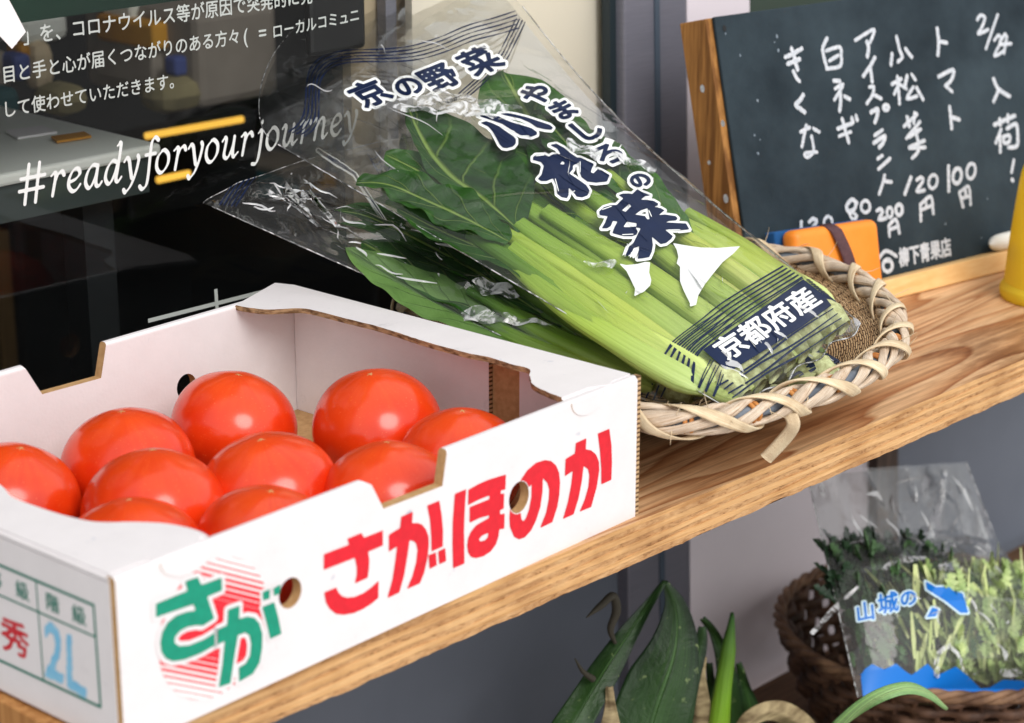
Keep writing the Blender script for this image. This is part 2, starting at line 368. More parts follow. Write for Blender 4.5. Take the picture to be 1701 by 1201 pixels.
def stem_mat(name, base, mid, tip):
    m, n, p = new_mat(name); p.inputs['Roughness'].default_value = .38; p.inputs['Specular IOR Level'].default_value = .4
    p.inputs['Subsurface Weight'].default_value = .25; p.inputs['Subsurface Radius'].default_value = (.006, .008, .003); p.inputs['Subsurface Scale'].default_value = .5
    tc = n.nodes.new('ShaderNodeTexCoord'); sp = n.nodes.new('ShaderNodeSeparateXYZ'); n.links.new(tc.outputs['UV'], sp.inputs[0])
    r = ramp(n, [(.0, base), (.45, mid), (1, tip)]); n.links.new(sp.outputs['Y'], r.inputs['Fac'])
    mp = n.nodes.new('ShaderNodeMapping'); mp.inputs['Scale'].default_value = (26, 2.5, 1); n.links.new(tc.outputs['UV'], mp.inputs['Vector'])
    nz = N(n, 'ShaderNodeTexNoise', Scale=1.0, Detail=4); n.links.new(mp.outputs[0], nz.inputs['Vector'])
    r2 = ramp(n, [(.3, (.72, .78, .6, 1)), (.65, (1, 1, 1, 1))]); n.links.new(nz.outputs['Fac'], r2.inputs['Fac'])
    mx = N(n, 'ShaderNodeMix', data_type='RGBA', blend_type='MULTIPLY'); mx.inputs[0].default_value = .7
    n.links.new(r.outputs['Color'], mx.inputs[6]); n.links.new(r2.outputs['Color'], mx.inputs[7])
    oi = n.nodes.new('ShaderNodeObjectInfo'); rr_ = ramp(n, [(0, (.60, .74, .52, 1)), (.5, (.92, .97, .80, 1)), (1, (1, .98, .84, 1))]); n.links.new(oi.outputs['Random'], rr_.inputs['Fac'])
    my = N(n, 'ShaderNodeMix', data_type='RGBA', blend_type='MULTIPLY'); my.inputs[0].default_value = 1; n.links.new(mx.outputs[2], my.inputs[6]); n.links.new(rr_.outputs['Color'], my.inputs[7]); n.links.new(my.outputs[2], p.inputs['Base Color'])
    b = N(n, 'ShaderNodeBump', Strength=.7, Distance=.0018); n.links.new(nz.outputs['Fac'], b.inputs['Height']); n.links.new(b.outputs['Normal'], p.inputs['Normal'])
    return m
def film_mat(name, milk=.03, bump=.0012, tint=(.98, .985, .98, 1), gl=1.0, sc=1.0, patchy=False):
    """clear crinkled packing film"""
    m, n, p = new_mat(name); n.nodes.remove(p); out = n.nodes['Material Output']
    tr = n.nodes.new('ShaderNodeBsdfTransparent'); tr.inputs['Color'].default_value = tint
    g = N(n, 'ShaderNodeBsdfGlossy', Roughness=.045); df = N(n, 'ShaderNodeBsdfDiffuse'); df.inputs['Color'].default_value = (.85, .86, .87, 1)
    v = coords(n, (1, 1, 1))
    a = N(n, 'ShaderNodeTexNoise', Scale=22.0*sc, Detail=2, Distortion=.8); n.links.new(v, a.inputs['Vector'])
    vo = N(n, 'ShaderNodeTexVoronoi', Scale=34.0*sc, feature='DISTANCE_TO_EDGE'); n.links.new(a.outputs['Color'], vo.inputs['Vector'])
    v3 = N(n, 'ShaderNodeTexVoronoi', Scale=30.0*sc, feature='F1'); n.links.new(v, v3.inputs['Vector'])
    ad = N(n, 'ShaderNodeMath', operation='MULTIPLY_ADD'); n.links.new(a.outputs['Fac'], ad.inputs[0]); ad.inputs[1].default_value = 1.2; n.links.new(v3.outputs['Distance'], ad.inputs[2])
    b = N(n, 'ShaderNodeBump', Strength=1.0, Distance=bump*4); n.links.new(ad.outputs[0], b.inputs['Height'])
    n.links.new(b.outputs['Normal'], g.inputs['Normal'])
    fr = N(n, 'ShaderNodeFresnel', IOR=1.5); n.links.new(b.outputs['Normal'], fr.inputs['Normal'])
    fm = N(n, 'ShaderNodeMath', operation='MULTIPLY', use_clamp=True); n.links.new(fr.outputs[0], fm.inputs[0]); fm.inputs[1].default_value = gl
    m1 = N(n, 'ShaderNodeMixShader'); m1.inputs[0].default_value = milk; n.links.new(tr.outputs[0], m1.inputs[1]); n.links.new(df.outputs[0], m1.inputs[2])
    m2 = N(n, 'ShaderNodeMixShader'); n.links.new(fm.outputs[0], m2.inputs[0]); n.links.new(m1.outputs[0], m2.inputs[1]); n.links.new(g.outputs[0], m2.inputs[2])
    if patchy:
        pn_ = N(n, 'ShaderNodeTexNoise', Scale=95.0, Detail=3, Distortion=1.5); n.links.new(v, pn_.inputs['Vector'])
        pr_ = N(n, 'ShaderNodeMapRange', interpolation_type='SMOOTHSTEP'); n.links.new(pn_.outputs['Fac'], pr_.inputs['Value']); pr_.inputs['From Min'].default_value = .42; pr_.inputs['From Max'].default_value = .62; pr_.inputs['To Min'].default_value = milk*.15; pr_.inputs['To Max'].default_value = min(1, milk*1.7)
        n.links.new(pr_.outputs[0], m1.inputs[0])
    n.links.new(m2.outputs[0], out.inputs['Surface']); return m
def glass_mat(name):
    m, n, p = new_mat(name); n.nodes.remove(p); out = n.nodes['Material Output']
    tr = n.nodes.new('ShaderNodeBsdfTransparent'); tr.inputs['Color'].default_value = (.97, .985, .98, 1)
    g = N(n, 'ShaderNodeBsdfGlossy', Roughness=.02); fr = N(n, 'ShaderNodeFresnel', IOR=1.32)
    mx = N(n, 'ShaderNodeMixShader'); n.links.new(fr.outputs[0], mx.inputs[0]); n.links.new(tr.outputs[0], mx.inputs[1]); n.links.new(g.outputs[0], mx.inputs[2])
    n.links.new(mx.outputs[0], out.inputs['Surface']); return m
def emit_mat(name, c, s):
    m, n, p = new_mat(name); p.inputs['Base Color'].default_value = c; p.inputs['Emission Color'].default_value = c; p.inputs['Emission Strength'].default_value = s; return m
def weave_mat(name, c1, c2, c3):
    m, n, p = new_mat(name); p.inputs['Roughness'].default_value = .7; p.inputs['Specular IOR Level'].default_value = .25
    tc = n.nodes.new('ShaderNodeTexCoord')
    mp = n.nodes.new('ShaderNodeMapping'); mp.inputs['Scale'].default_value = (1, 1, 1); n.links.new(tc.outputs['UV'], mp.inputs['Vector'])
    br = N(n, 'ShaderNodeTexBrick', offset=.5); br.inputs['Scale'].default_value = 1; br.inputs['Mortar Size'].default_value = .06; br.inputs['Brick Width'].default_value = 1.0; br.inputs['Row Height'].default_value = .25
    br.inputs['Color1'].default_value = c1; br.inputs['Color2'].default_value = c2; br.inputs['Mortar'].default_value = c3
    n.links.new(mp.outputs[0], br.inputs['Vector']); n.links.new(br.outputs['Color'], p.inputs['Base Color'])
    b = N(n, 'ShaderNodeBump', Strength=1, Distance=.003, invert=True); n.links.new(br.outputs['Fac'], b.inputs['Height']); n.links.new(b.outputs['Normal'], p.inputs['Normal'])
    return m

def carton_mat():
    m, n, p = new_mat('white_carton'); p.inputs['Roughness'].default_value = .48; p.inputs['Specular IOR Level'].default_value = .35
    v = coords(n, (1, 1, 1)); a = N(n, 'ShaderNodeTexNoise', Scale=26.0, Detail=8, Roughness=.7); n.links.new(v, a.inputs['Vector'])
    r = ramp(n, [(.26, lin(206, 202, 204)), (.36, lin(230, 225, 226)), (.7, lin(236, 231, 232))]); n.links.new(a.outputs['Fac'], r.inputs['Fac'])
    s_ = N(n, 'ShaderNodeTexNoise', Scale=70.0, Detail=2); n.links.new(v, s_.inputs['Vector']); r2 = ramp(n, [(.72, (1, 1, 1, 1)), (.80, lin(196, 204, 220))]); n.links.new(s_.outputs['Fac'], r2.inputs['Fac'])
    mx = N(n, 'ShaderNodeMix', data_type='RGBA', blend_type='MULTIPLY'); mx.inputs[0].default_value = .8; n.links.new(r.outputs['Color'], mx.inputs[6]); n.links.new(r2.outputs['Color'], mx.inputs[7]); n.links.new(mx.outputs[2], p.inputs['Base Color'])
    b0 = N(n, 'ShaderNodeTexNoise', Scale=11.0, Detail=3); n.links.new(v, b0.inputs['Vector']); b1 = N(n, 'ShaderNodeTexNoise', Scale=420.0, Detail=2); n.links.new(v, b1.inputs['Vector'])
    ad = N(n, 'ShaderNodeMath', operation='MULTIPLY_ADD'); n.links.new(b1.outputs['Fac'], ad.inputs[0]); ad.inputs[1].default_value = .07; n.links.new(b0.outputs['Fac'], ad.inputs[2])
    b = N(n, 'ShaderNodeBump', Strength=.5, Distance=.004); n.links.new(ad.outputs[0], b.inputs['Height']); n.links.new(b.outputs['Normal'], p.inputs['Normal']); return m
def cane_mat(name, c1, c2, c3):
    m, n, p = new_mat(name); p.inputs['Roughness'].default_value = .6; p.inputs['Specular IOR Level'].default_value = .25
    tc = n.nodes.new('ShaderNodeTexCoord'); mp = n.nodes.new('ShaderNodeMapping'); mp.inputs['Scale'].default_value = (16, 70, 1); n.links.new(tc.outputs['UV'], mp.inputs['Vector'])
    a = N(n, 'ShaderNodeTexNoise', Scale=1.0, Detail=5, Roughness=.7); n.links.new(mp.outputs[0], a.inputs['Vector'])
    a2 = N(n, 'ShaderNodeTexNoise', Scale=55.0, Detail=4); n.links.new(tc.outputs['Object'], a2.inputs['Vector'])
    r = ramp(n, [(.30, c3), (.44, c2), (.62, c1)]); n.links.new(a.outputs['Fac'], r.inputs['Fac']); r2 = ramp(n, [(.36, (.62, .52, .44, 1)), (.58, (1, 1, 1, 1))]); n.links.new(a2.outputs['Fac'], r2.inputs['Fac'])
    mx = N(n, 'ShaderNodeMix', data_type='RGBA', blend_type='MULTIPLY'); mx.inputs[0].default_value = .8; n.links.new(r.outputs['Color'], mx.inputs[6]); n.links.new(r2.outputs['Color'], mx.inputs[7]); mx.inputs[0].default_value = .5; n.links.new(mx.outputs[2], p.inputs['Base Color'])
    b = N(n, 'ShaderNodeBump', Strength=.7, Distance=.0012); n.links.new(a.outputs['Fac'], b.inputs['Height']); n.links.new(b.outputs['Normal'], p.inputs['Normal']); return m
MT = dict(
    top=wood_top(),
    ply_a=ply_mat('ply_light', lin(240, 196, 142), lin(222, 172, 116), lin(176, 124, 76)),
    ply_b=ply_mat('ply_end', lin(228, 184, 134), lin(204, 156, 108), lin(130, 92, 58), rot=True),
    board=mat('pine_board', lin(205, 150, 92), lin(150, 96, 50), .6, 3, (60, 60, 1.6), 5, .25, lo=.3, hi=.7),
    lowboard=mat('dark_board', lin(120, 88, 62), lin(84, 60, 42), .65, 4, (3, 40, 10), 4, .25),
    post=mat('weathered_post', lin(96, 80, 70), lin(70, 60, 56), .8, 6, (20, 20, 3), 4, .2),
    carton=carton_mat(),
    kraft=mat('kraft_carton', lin(196, 158, 112), lin(176, 138, 94), .85, 180, (1, 1, 1), 5, .1),
    flute_z=flute_mat('flute_vertical', (10, 10, 190)), flute_y=mat('torn_edge', lin(176, 144, 108), lin(104, 78, 54), .9, 130, (1, 1, 3), 4, .1, lo=.4, hi=.62, bump=.001, bscale=400), flute_x=flute_mat('flute_crosswise', (190, 60, 10)),
    red=mat('red_ink', lin(226, 20, 42), lin(214, 18, 38), .5, 160), green=mat('green_ink', lin(0, 148, 118), lin(0, 138, 110), .5, 200),
    dgreen=mat('dark_green_ink', lin(0, 118, 98), None, .5), rubber_red=mat('stamp_red', lin(205, 40, 52), lin(215, 90, 95), .5, 300, lo=.45, hi=.75),
    blue_ink=mat('stamp_blue', lin(150, 205, 232), lin(118, 188, 226), .5, 60),
    film=film_mat('clear_film', .010, .00022, gl=.7), fin=film_mat('fin_print', .86, .0002, gl=.8), fold=film_mat('film_fold_glare', .42, .0018, gl=1.6, patchy=True), crease_glint=film_mat('glint_film', .55, .0003, gl=3.0), film_soft=film_mat('soft_film', .008, .0002, gl=.4, sc=.8), cloudy=film_mat('cloudy_film', .06, .0004, gl=.9, sc=.9),  # fold and crease films: glare put into a milky, extra glossy colour
    navy=mat('navy_print', lin(10, 30, 66), lin(7, 25, 58), .35, 50, spec=.3), wht=mat('white_print', lin(236, 238, 236), None, .35, spec=.5),
    pblue=mat('bright_blue_print', lin(20, 120, 215), None, .4), pcyan=mat('pale_blue_print', lin(214, 238, 246), None, .4),
    slate=mat('slate', lin(22, 34, 42), lin(62, 76, 84), .8, 7, (1, 1, 1), 6, .25, lo=.3, hi=.75, bump=.0004, bscale=400),
    chalk=mat('chalk_marks', lin(236, 236, 240), lin(190, 196, 204), .95, 500, (1, 1, 1), 3, .05, lo=.25, hi=.55),
    dust=mat('chalk_dust', lin(150, 160, 170), lin(110, 124, 136), .95, 300, spec=.05),
    framewood=mat('stained_wood', lin(186, 132, 72), lin(122, 80, 40), .65, 3.2, (40, 40, 3), 5, .25, lo=.35, hi=.6),
    ledge=mat('ledge_pine', lin(246, 204, 142), lin(236, 186, 120), .5, 4, (4, 40, 40), 4, .3),
    orange=mat('orange_plastic', lin(250, 150, 52), lin(247, 140, 40), .45, 20, spec=.4, bump=.0003, bscale=500), strap=mat('brown_strap', lin(92, 62, 66), lin(76, 50, 55), .7, 300), felt=mat('blue_felt', lin(30, 84, 140), None, .95),
    white_pl=mat('white_eraser', lin(240, 238, 230), None, .6),
    core=mat('grey_rattan', lin(128, 138, 150), lin(92, 100, 112), .6, 30, (1, 1, 1)), cane=cane_mat('pale_cane', lin(246, 230, 198), lin(234, 210, 172), lin(190, 152, 108)),
    cane2=cane_mat('weathered_cane', lin(242, 228, 210), lin(220, 196, 168), lin(128, 96, 70)), tie=mat('orange_tie', lin(206, 140, 74), lin(170, 104, 48), .6, 90),
    weave=weave_mat('split_weave', lin(226, 192, 148), lin(204, 164, 120), lin(74, 48, 28)),
    wicker=mat('dark_wicker', lin(110, 80, 62), lin(66, 46, 36), .6, 40, spec=.3), wicker_l=mat('wicker_rim', lin(150, 116, 88), lin(92, 66, 50), .6, 30, spec=.3),
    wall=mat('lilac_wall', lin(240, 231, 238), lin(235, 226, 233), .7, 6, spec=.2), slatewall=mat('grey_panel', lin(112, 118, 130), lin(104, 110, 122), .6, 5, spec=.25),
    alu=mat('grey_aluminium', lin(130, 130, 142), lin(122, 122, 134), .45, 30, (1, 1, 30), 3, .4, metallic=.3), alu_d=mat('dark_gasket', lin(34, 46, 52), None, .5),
    alu_m=mat('dark_aluminium', lin(72, 84, 98), None, .5), greenwall=mat('dark_green_panel', lin(62, 76, 66), None, .7),  # alu_m: darker grey for the narrow frame joint
    glass=glass_mat('window_glass'), letter=mat('window_lettering', lin(186, 192, 188), None, .5),
    leaf_a=leaf_mat('leaf_dark', lin(20, 58, 12), lin(54, 106, 30), lin(146, 176, 88)), leaf_b=leaf_mat('leaf_mid', lin(44, 90, 30), lin(80, 130, 50), lin(150, 180, 96)),
    leaf_c=leaf_mat('leaf_back', lin(92, 130, 62), lin(112, 150, 78), lin(76, 112, 50), rough=.6, vscale=6),
    stem=stem_mat('stem_green', lin(226, 232, 172), lin(202, 214, 108), lin(160, 188, 80)), stem_d=stem_mat('stem_lower', lin(196, 210, 130), lin(140, 172, 70), lin(76, 120, 44)),  # stem_d is a darker copy, shade between the stems put into it
    root=mat('root_end', lin(206, 214, 160), lin(160, 160, 110), .7, 200),
    tomato=None,
    leek=leaf_mat('leek_leaf', lin(8, 25, 17), lin(22, 46, 28), lin(58, 96, 42), rough=.42, trans=.1, vscale=0.0), leek_l=stem_mat('leek_stalk', lin(206, 222, 96), lin(150, 190, 60), lin(46, 92, 40)),  # leek leaf albedo lowered for the shade under the shelf
    leek_p=leaf_mat('leek_pale', lin(110, 160, 96), lin(140, 184, 120), lin(170, 204, 140), rough=.4, trans=.2, vscale=0.0),
    dry=mat('dry_leaf', lin(186, 168, 128), lin(112, 94, 66), .8, 30, (1, 1, 4)), curl=mat('withered_tip', lin(60, 56, 46), None, .8),
    yel=None, pav=mat('pavement_grey', lin(204, 200, 196), lin(190, 187, 184), .9, 8),
    floor=mat('shop_floor', lin(44, 38, 32), lin(30, 26, 22), .7, 2), dark=mat('dim_interior', lin(40, 44, 46), lin(28, 31, 34), .6, 4), black=mat('black_plastic', lin(18, 20, 22), None, .5),  # floor and room colours set dark in place of light falling off
    cream=mat('cream_partition', lin(253, 244, 228), lin(251, 241, 223), .8, 2), beige=mat('beige_wall', lin(210, 192, 160), lin(200, 180, 148), .8, 2),
    tablew=mat('white_tabletop', lin(244, 246, 240), lin(234, 238, 228), .6, 3), tablef=mat('grey_table_edge', lin(66, 76, 74), None, .6),
    steel=mat('brushed_steel', lin(120, 126, 130), None, .25, metallic=.9), bgreen=mat('green_board', lin(14, 62, 44), lin(8, 46, 34), .6, 4),
    greybox=mat('grey_box', lin(176, 166, 154), lin(140, 132, 122), .8, 4), yelbox=mat('ochre_box', lin(222, 160, 40), lin(190, 128, 30), .7, 6),
    khaki=mat('khaki_cloth', lin(160, 150, 110), lin(120, 112, 84), .9, 10), bluei=mat('blue_item', lin(70, 86, 150), None, .7), paper=mat('white_paper', lin(244, 240, 240), None, .7),
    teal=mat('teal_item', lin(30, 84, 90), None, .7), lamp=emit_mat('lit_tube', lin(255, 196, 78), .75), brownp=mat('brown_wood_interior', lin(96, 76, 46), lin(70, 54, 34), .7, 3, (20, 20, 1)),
)
def tomato_mat():
    m, n, p = new_mat('tomato_skin'); p.inputs['Roughness'].default_value = .2; p.inputs['Specular IOR Level'].default_value = .62
    p.inputs['Subsurface Weight'].default_value = .10; p.inputs['Subsurface Radius'].default_value = (.008, .002, .001); p.inputs['Subsurface Scale'].default_value = .5
    tc = n.nodes.new('ShaderNodeTexCoord'); sp = n.nodes.new('ShaderNodeSeparateXYZ'); n.links.new(tc.outputs['Object'], sp.inputs[0])
    nz = N(n, 'ShaderNodeTexNoise', Scale=26.0, Detail=3); n.links.new(tc.outputs['Object'], nz.inputs['Vector'])
    r = ramp(n, [(.3, lin(212, 38, 10)), (.7, lin(238, 68, 18))]); n.links.new(nz.outputs['Fac'], r.inputs['Fac'])
    at = N(n, 'ShaderNodeMath', operation='ARCTAN2'); n.links.new(sp.outputs['Y'], at.inputs[0]); n.links.new(sp.outputs['X'], at.inputs[1])
    cb = n.nodes.new('ShaderNodeCombineXYZ'); n.links.new(at.outputs[0], cb.inputs[0])
    n2 = N(n, 'ShaderNodeTexNoise', Scale=6.0, Detail=3); n.links.new(cb.outputs[0], n2.inputs['Vector'])
    x2 = N(n, 'ShaderNodeMapRange'); n.links.new(sp.outputs['Z'], x2.inputs['Value']); x2.inputs['From Min'].default_value = .018; x2.inputs['From Max'].default_value = .036
    mu = N(n, 'ShaderNodeMath', operation='MULTIPLY'); n.links.new(x2.outputs[0], mu.inputs[0]); h2 = N(n, 'ShaderNodeMath', operation='MULTIPLY'); h2.inputs[1].default_value = .6; n.links.new(n2.outputs['Fac'], h2.inputs[0]); n.links.new(h2.outputs[0], mu.inputs[1])
    mx = N(n, 'ShaderNodeMix', data_type='RGBA'); n.links.new(mu.outputs[0], mx.inputs[0]); n.links.new(r.outputs['Color'], mx.inputs[6]); mx.inputs[7].default_value = lin(238, 100, 30)
    n3 = N(n, 'ShaderNodeTexNoise', Scale=900.0, Detail=1); n.links.new(tc.outputs['Object'], n3.inputs['Vector'])
    r3 = ramp(n, [(.7, (0, 0, 0, 1)), (.78, (.5, .5, .5, 1))]); n.links.new(n3.outputs['Fac'], r3.inputs['Fac'])
    my = N(n, 'ShaderNodeMix', data_type='RGBA'); n.links.new(r3.outputs['Color'], my.inputs[0]); n.links.new(mx.outputs[2], my.inputs[6]); my.inputs[7].default_value = lin(246, 150, 90)
    n.links.new(my.outputs[2], p.inputs['Base Color'])
    b = N(n, 'ShaderNodeBump', Strength=.25, Distance=.0015); n.links.new(nz.outputs['Fac'], b.inputs['Height']); n.links.new(b.outputs['Normal'], p.inputs['Normal'])
    return m
MT['tomato'] = tomato_mat()
def yellow_mat():
    m, n, p = new_mat('yellow_plastic'); p.inputs['Base Color'].default_value = lin(255, 240, 80); p.inputs['Roughness'].default_value = .3
    tl = n.nodes.new('ShaderNodeBsdfTranslucent'); tl.inputs['Color'].default_value = lin(255, 244, 90)
    tr = n.nodes.new('ShaderNodeBsdfTransparent'); tr.inputs['Color'].default_value = lin(255, 236, 90)
    a = N(n, 'ShaderNodeMixShader'); a.inputs[0].default_value = .45; b = N(n, 'ShaderNodeMixShader'); b.inputs[0].default_value = .3
    n.links.new(p.outputs[0], a.inputs[1]); n.links.new(tl.outputs[0], a.inputs[2]); n.links.new(a.outputs[0], b.inputs[1]); n.links.new(tr.outputs[0], b.inputs[2])
    n.links.new(b.outputs[0], n.nodes['Material Output'].inputs['Surface']); return m
MT['yel'] = yellow_mat()

# ------------------------------------------------------------------ ground
g = MB(); g.quad((-30, -30, -1.05), (30, -30, -1.05), (30, 30, -1.05), (-30, 30, -1.05))
tag(g.build('pavement', MT['pav']), None, None, kind='structure')
XA, YA, ZA = A(1, 0, 0), A(0, 1, 0), A(0, 0, 1)

# ------------------------------------------------------------------ shop front: wall panels, window
WY = .38; GY = .392
def vline(px0, px1, y, z):
    """x of a nearly plumb line seen through px0 at image top and px1 at image bottom, at height z on the plane y"""
    a, b = ony(px0, 0, y), ony(px1, 1200, y)
    return a[0]+(b[0]-a[0])*(z-a[2])/(b[2]-a[2])
def panel(mb, l, r, y, th, z0, z1, mi=0):
    """board between two such lines, y is its front face"""
    P = [A(vline(*l, y, z), y, z) for z in (z0, z1)]; Q = [A(vline(*r, y, z), y, z) for z in (z0, z1)]
    D = A(0, th, 0); V = [P[0], Q[0], Q[1], P[1]]; V = V+[v+D for v in V]
    mb.add(V, [(0, 1, 2, 3), (7, 6, 5, 4), (0, 4, 5, 1), (1, 5, 6, 2), (2, 6, 7, 3), (3, 7, 4, 0)], mi)
Z0, Z1 = -1.05, .75
JL, JA, JB, JC, LR, PR = (1013, 1020), (1037, 1046), (1090, 1102), (1141, 1148), (1245, 1262), (1455, 1462)
wl = empty('wall', (.6, WY, -1.05), 'pale lilac wall panel behind the blackboard and below the shelf', 'wall')
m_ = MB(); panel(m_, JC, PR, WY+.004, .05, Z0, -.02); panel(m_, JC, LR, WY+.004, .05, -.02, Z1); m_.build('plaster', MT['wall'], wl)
dg = MB(); panel(dg, (1245, 1262), (2600, 2600), WY+.006, .05, -.02, Z1)
tag(dg.build('wall_panel', MT['greenwall']), 'dark green panel showing above the blackboard top edge', 'panel')
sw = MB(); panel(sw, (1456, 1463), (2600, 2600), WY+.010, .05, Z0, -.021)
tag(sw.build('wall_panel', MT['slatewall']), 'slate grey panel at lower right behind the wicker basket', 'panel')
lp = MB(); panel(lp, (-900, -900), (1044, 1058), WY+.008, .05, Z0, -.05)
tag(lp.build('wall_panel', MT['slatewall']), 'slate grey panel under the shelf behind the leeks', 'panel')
win = empty('shop_window', (0, WY, -.05), 'shop window with white lettering on dark glass behind the carton', 'window')
fr = MB()
panel(fr, JA, JB, WY-.006, .016, Z0, Z1); panel(fr, JB, JC, WY, .016, Z0, Z1)
fr.build('frame', MT['alu'], win, bevel=.002)
fr = MB(); panel(fr, (JL[0], JL[1]), JA, WY+.004, .010, -.05, Z1); fr.build('gasket', MT['alu_d'], win)
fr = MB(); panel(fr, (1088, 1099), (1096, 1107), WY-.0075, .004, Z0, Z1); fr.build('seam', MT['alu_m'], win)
fr = MB(); panel(fr, (-900, -900), JL, WY+.01, .06, -.055, -.02); fr.build('sill', MT['alu'], win)
gl = MB(); gl.quad((-1.6, GY, -.02), (vline(*JL, GY, -.02), GY, -.02), (vline(*JL, GY, Z1), GY, Z1), (-1.6, GY, Z1)); gl.build('pane', MT['glass'], win)

def plane_text(name, items, mapf, material, parent, thick=.012):
    """items: (char, quad of 4 em-plane -> 3D) merged to one mesh"""
    mb = MB()
    for S, f, iso, step, *wp in items:
        V, Fs = field(S, step, iso, warp=wp[0] if wp else None)
        if len(V): mb.add(f(V), [q for q in Fs])
    return mb.build(name, material, parent)
def text_line(s, p0, p1, n0, n1, iso=.012, step=.045, y=GY-.0008, size=1.0, narrow=None):
    """characters n0..n1 of s span the pixel baseline p0-p1 on the glass"""
    a, b = ony(*p0, y), ony(*p1, y); ex = (b-a)/(n1-n0); h = np.linalg.norm(ex)
    items = []; x = -n0
    for ch in s:
        wdt = .5 if ch in '%、(=0' and narrow else 1.0
        S = glyph(ch)
        if len(S):
            items.append((S*size, (lambda V, x=x: a+np.outer(V[:, 0]+x, ex)+np.outer(V[:, 1]*h*1.05, ZA)), iso, step))
        x += wdt
    return items
def to_lines(L, name, material, parent):
    mb = MB()
    for S, f, iso, step in L:
        V, Fs = field(S, step, iso)
        if len(V): mb.add(f(V), [q[::-1] for q in Fs])
    return mb.build(name, material, parent)
L = text_line('0%」を、コロナウイルス等が原因で突発的に発', (118, 61), (387, 22), 5, 16)
L += text_line('目と手と心が届くつながりのある方々', (3, 137), (400, 70), 0, 17)
L += text_line('(=', (404, 72), (454, 64), 0, 2) + text_line('ローカルコミュニ', (452, 63), (598, 33), 0, 8)
L += text_line('して使わせていただきます。', (4, 194), (303, 142), 0, 13)
to_lines(L, 'lettering', MT['letter'], win)
# italic serif hashtag drawn with a broad nib
NIB = {
 '#': ([[(.22, -.05), (.40, .72)], [(.50, -.05), (.68, .72)], [(.10, .22), (.74, .22)], [(.16, .46), (.80, .46)]], .86),
 'r': ([[(.10, .40), (.20, .45), (.22, .38), (.10, 0)], [(.16, .22), (.28, .40), (.40, .45), (.44, .38)]], .47),
 'e': ([[(.10, .20), (.28, .24), (.40, .34), (.36, .44), (.24, .43), (.11, .28), (.08, .12), (.16, .01), (.28, .02), (.40, .12)]], .47),
 'a': ([[(.42, .42), (.30, .45), (.15, .33), (.07, .14), (.12, .01), (.22, .03), (.36, .22), (.44, .43)], [(.44, .43), (.36, .14), (.36, .02), (.44, .01), (.52, .08)]], .55),
 'd': ([[(.40, .42), (.30, .45), (.15, .33), (.07, .14), (.12, .01), (.22, .03), (.36, .22), (.44, .40)], [(.46, .74), (.56, .76), (.42, .25), (.36, .05), (.42, .01), (.52, .09)]], .56),
 'y': ([[(.06, .38), (.14, .45), (.20, .40), (.22, .20), (.24, .02)], [(.46, .45), (.47, .36), (.36, .10), (.20, -.14), (.04, -.25), (.00, -.20)]], .50),
 'f': ([[(.56, .70), (.48, .76), (.38, .68), (.32, .48), (.22, .02), (.14, -.20), (.02, -.26), (-.04, -.20)], [(.18, .43), (.46, .43)]], .40),
 'o': ([[(.26, .45), (.12, .33), (.07, .14), (.14, .01), (.26, .02), (.40, .16), (.43, .34), (.34, .45), (.26, .45)]], .50),
 'u': ([[(.08, .38), (.17, .45), (.20, .38), (.11, .10), (.16, .01), (.26, .05), (.40, .26), (.46, .44)], [(.46, .44), (.38, .12), (.40, .01), (.54, .09)]], .57),
 'j': ([[(.16, .40), (.25, .45), (.26, .36), (.14, -.08), (.04, -.24), (-.08, -.24)], [(.29, .61), (.31, .65)]], .34),
 'n': ([[(.06, .40), (.16, .45), (.17, .36), (.06, 0)], [(.12, .22), (.28, .42), (.38, .44), (.40, .34), (.33, .06), (.38, .01), (.50, .09)]], .56),
}
def nib_text(s, a, ex, h):
    mb = MB(); x = 0
    for ch in s:
        st, adv = NIB[ch]; strokes = []
        for p in st:
            q = crom(p, 7) if len(p) > 2 else np.array([np.array(p[0])+(np.array(p[1])-p[0])*t for t in np.linspace(0, 1, 6)])
            for (x0, y0), (x1, y1) in zip(q[:-1], q[1:]):
                an = math.atan2(y1-y0, x1-x0); wd = .020+.030*abs(math.sin(an-R(35)))
                strokes.append((np.array([[x0, y0, x1, y1]]), wd))
        V, Fs = field(None, .02, strokes=strokes)
        mb.add(a+np.outer(V[:, 0]+x, ex)+np.outer(V[:, 1]*h, ZA), [q[::-1] for q in Fs]); x += adv
    return mb
tw = sum(NIB[c][1] for c in '#readyforyourjo')
a_, b_ = ony(27, 338, GY-.0008), ony(466, 244, GY-.0008); ex_ = (b_-a_)/tw
nib_text('#readyforyourjourney', a_, ex_, np.linalg.norm(ex_)*1.12).build('hashtag', mat('hashtag_vinyl', lin(232, 236, 234), None, .5), win)
ch = MB()
for p0, p1, wdt in (((246, 533), (470, 476), .0016), ((358, 480), (362, 538), .0016)):
    a, b = ony(*p0, GY-.0008), ony(*p1, GY-.0008); d = unit(b-a); q = np.cross(d, YA)*wdt
    off = A(0, -.0003 if p0[0] > 300 else 0, 0); ch.quad(a-q+off, b-q+off, b+q+off, a+q+off)
ch.build('crop_mark', MT['letter'], win)

